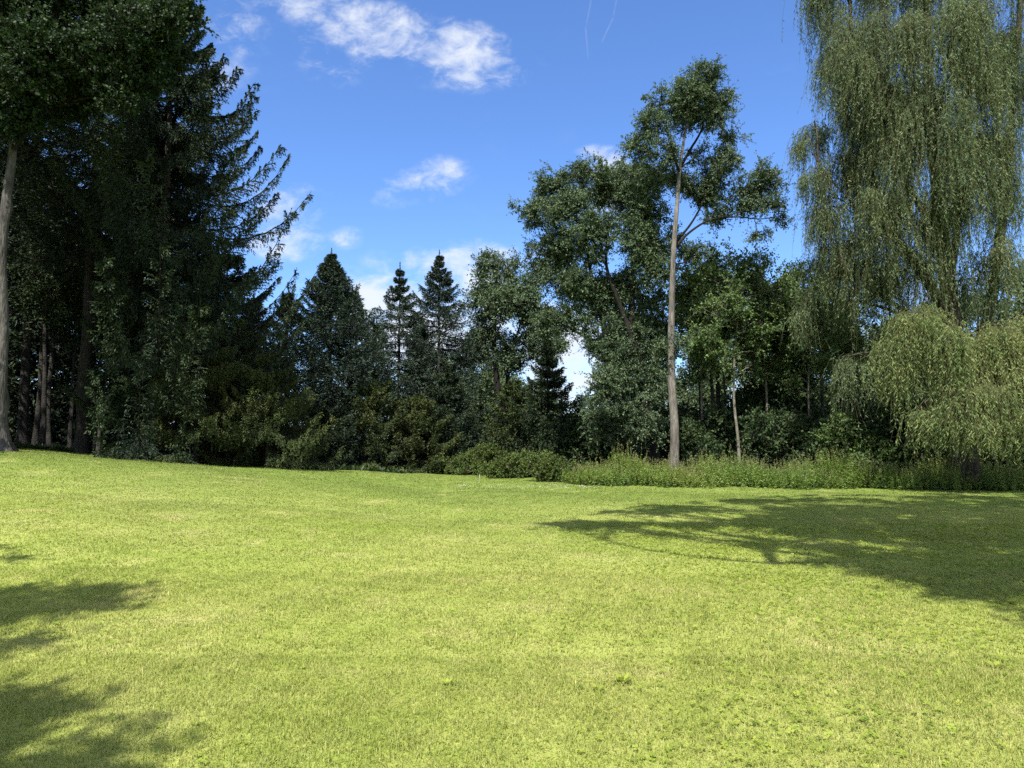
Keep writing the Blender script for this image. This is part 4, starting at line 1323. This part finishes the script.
blobs = [cloud(300, -10, 95, 45, 0.80, -0.35), cloud(345, 28, 70, 50, 0.90, -0.5), cloud(400, 35, 80, 40, 0.85, -0.3), cloud(462, 52, 62, 42, 1.25, -0.1), cloud(480, 70, 80, 30, 0.7, 0.1), cloud(330, 55, 50, 40, 0.6, -0.6),
         cloud(235, 30, 55, 45, 0.45), cloud(220, 70, 50, 30, 0.35),
         cloud(428, 178, 58, 30, 0.66, 0.05), cloud(395, 195, 50, 20, 0.4), cloud(345, 238, 26, 16, 0.45),
         cloud(275, 205, 62, 34, 0.75), cloud(285, 240, 50, 28, 0.8),
         cloud(370, 305, 80, 36, 1.35), cloud(330, 290, 60, 30, 0.9), cloud(470, 275, 70, 42, 1.3), cloud(440, 330, 120, 60, 1.5), cloud(410, 262, 60, 22, 0.5), cloud(545, 260, 60, 26, 0.6),
         cloud(600, 162, 40, 22, 0.75), cloud(590, 210, 60, 24, 0.5),
         cloud(570, 350, 90, 60, 1.4), cloud(590, 390, 120, 40, 1.3), cloud(700, 400, 160, 60, 0.8), cloud(830, 360, 160, 60, 0.9), cloud(60, 270, 160, 110, 0.95), cloud(930, 300, 120, 40, 0.5)]
mask = blobs[0]
for b_ in blobs[1:]:
    mask = mth('SMOOTH_MAX', mask, b_, 0.12)
n1 = wnoise(7.5, 9, 0.62, 0.35, (1, 1.25, 1), 0.35)
n2 = wnoise(24, 7, 0.65, 0.5, (1, 1.5, 1), -0.2)
nn = mth('ADD', mth('MULTIPLY', mth('SUBTRACT', n1, 0.5), 3.0), mth('MULTIPLY', mth('SUBTRACT', n2, 0.5), 2.0))
gate = mth('MULTIPLY', mask, 2.5, clamp=True)
dens_ = mth('ADD', mth('MULTIPLY', mask, 0.85), mth('MULTIPLY', nn, gate))
mr = nd(nt, 'ShaderNodeMapRange', interpolation_type='SMOOTHSTEP')
mr.inputs[1].default_value = 0.10
mr.inputs[2].default_value = 1.45
nt.links.new(dens_, mr.inputs[0])
fac = mth('MULTIPLY', mr.outputs[0], 0.93)


# two thin broken vapour trails high up
def trail(p0, p1, w_):
    a3 = at(p0[0], p0[1], 1.0) - np.array([0, 0, EYE])
    b3 = at(p1[0], p1[1], 1.0) - np.array([0, 0, EYE])
    a2 = np.array([a3[0], a3[2]])
    b2 = np.array([b3[0], b3[2]])
    L_ = np.linalg.norm(b2 - a2)
    t2 = (b2 - a2) / L_
    du = mth('SUBTRACT', U, float(a2[0]))
    dv = mth('SUBTRACT', Vv, float(a2[1]))
    al = mth('ADD', mth('MULTIPLY', du, float(t2[0])), mth('MULTIPLY', dv, float(t2[1])))
    ac = mth('ABSOLUTE', mth('ADD', mth('MULTIPLY', du, float(-t2[1])), mth('MULTIPLY', dv, float(t2[0]))))
    ac = mth('ABSOLUTE', mth('SUBTRACT', ac, 0.0))
    m_ = mth('SUBTRACT', 1.0, mth('DIVIDE', ac, w_ / FPX), clamp=True)
    e_ = mth('MULTIPLY', mth('MULTIPLY', mth('ADD', al, 0.002), 300, clamp=True), mth('MULTIPLY', mth('SUBTRACT', L_, al), 120, clamp=True))
    return mth('MULTIPLY', m_, e_)


tr_ = mth('MAXIMUM', mth('MAXIMUM', trail((592, -5), (586, 27), 1.3), trail((585.5, 27), (588.3, 60), 1.3)), mth('MAXIMUM', trail((617.5, -5), (613, 18), 1.2), trail((613, 18), (601, 44), 1.2)))
tr_ = mth('MULTIPLY', tr_, mth('MULTIPLY', wnoise(90, 2, 0.5), 0.2))
fac = mth('MAXIMUM', fac, tr_)

# unseen bright cloud added overhead and behind the viewer to fill the shadows
nb_ = nd(nt, 'ShaderNodeTexNoise')
nb_.inputs['Scale'].default_value = 3.2
nb_.inputs['Detail'].default_value = 6
nb_.inputs['Roughness'].default_value = 0.6
nt.links.new(tc.outputs['Generated'], nb_.inputs['Vector'])
cb_ = nd(nt, 'ShaderNodeMapRange', interpolation_type='SMOOTHSTEP')
cb_.inputs[1].default_value = 0.40
cb_.inputs[2].default_value = 0.60
nt.links.new(nb_.outputs['Fac'], cb_.inputs[0])
bk_ = nd(nt, 'ShaderNodeMapRange', interpolation_type='SMOOTHSTEP')
bk_.inputs[1].default_value = 0.60
bk_.inputs[2].default_value = 0.25
nt.links.new(sep.outputs[1], bk_.inputs[0])
fac_back = mth('MULTIPLY', mth('MULTIPLY', cb_.outputs[0], bk_.outputs[0]), 0.92)

tintsky = nd(nt, 'ShaderNodeMix', data_type='RGBA', blend_type='MULTIPLY')
tintsky.inputs[0].default_value = 1
nt.links.new(sky.outputs[0], tintsky.inputs[6])
tintsky.inputs[7].default_value = (0.63, 0.83, 1.14, 1)
mixc = nd(nt, 'ShaderNodeMix', data_type='RGBA')
nt.links.new(fac, mixc.inputs[0])
nt.links.new(tintsky.outputs[2], mixc.inputs[6])
CLOUD = mixc.inputs[7]
CLOUD.default_value = (4.3, 4.55, 5.0, 1)
bg = nd(nt, 'ShaderNodeBackground')
bg.inputs['Strength'].default_value = 0.078
mixb = nd(nt, 'ShaderNodeMix', data_type='RGBA')
nt.links.new(fac_back, mixb.inputs[0])
nt.links.new(mixc.outputs[2], mixb.inputs[6])
mixb.inputs[7].default_value = (10.0, 9.8, 9.4, 1)
nt.links.new(mixb.outputs[2], bg.inputs[0])
ow = nd(nt, 'ShaderNodeOutputWorld')
nt.links.new(bg.outputs[0], ow.inputs[0])

sd = bpy.data.lights.new('sun', 'SUN')
sd.energy = 4.5
sd.angle = math.radians(0.53)
sd.color = (1.0, 0.93, 0.82)
so = bpy.data.objects.new('sun', sd)
COL.objects.link(so)
from mathutils import Vector
so.rotation_euler = Vector(TO_SUN).to_track_quat('Z', 'Y').to_euler()
so.location = (-10, -30, 40)

# ================================================================== CAMERA AND RENDER
cd = bpy.data.cameras.new('camera')
cd.sensor_width = 36
cd.lens = 36 * FPX / 1024
cd.clip_end = 6000
cd.clip_start = 0.1
co = bpy.data.objects.new('camera', cd)
COL.objects.link(co)
co.location = (0, 0, EYE)
co.rotation_euler = (PI / 2 + PITCH, 0, 0)
scene.camera = co

scene.view_settings.view_transform = 'Standard'
scene.view_settings.look = 'None'
scene.view_settings.exposure = 1.45
scene.view_settings.gamma = 1
scene.render.engine = 'CYCLES'
cy = scene.cycles
cy.max_bounces = 4
cy.diffuse_bounces = 2
cy.glossy_bounces = 2
cy.transmission_bounces = 4
cy.caustics_reflective = False
cy.caustics_refractive = False
cy.use_denoising = False
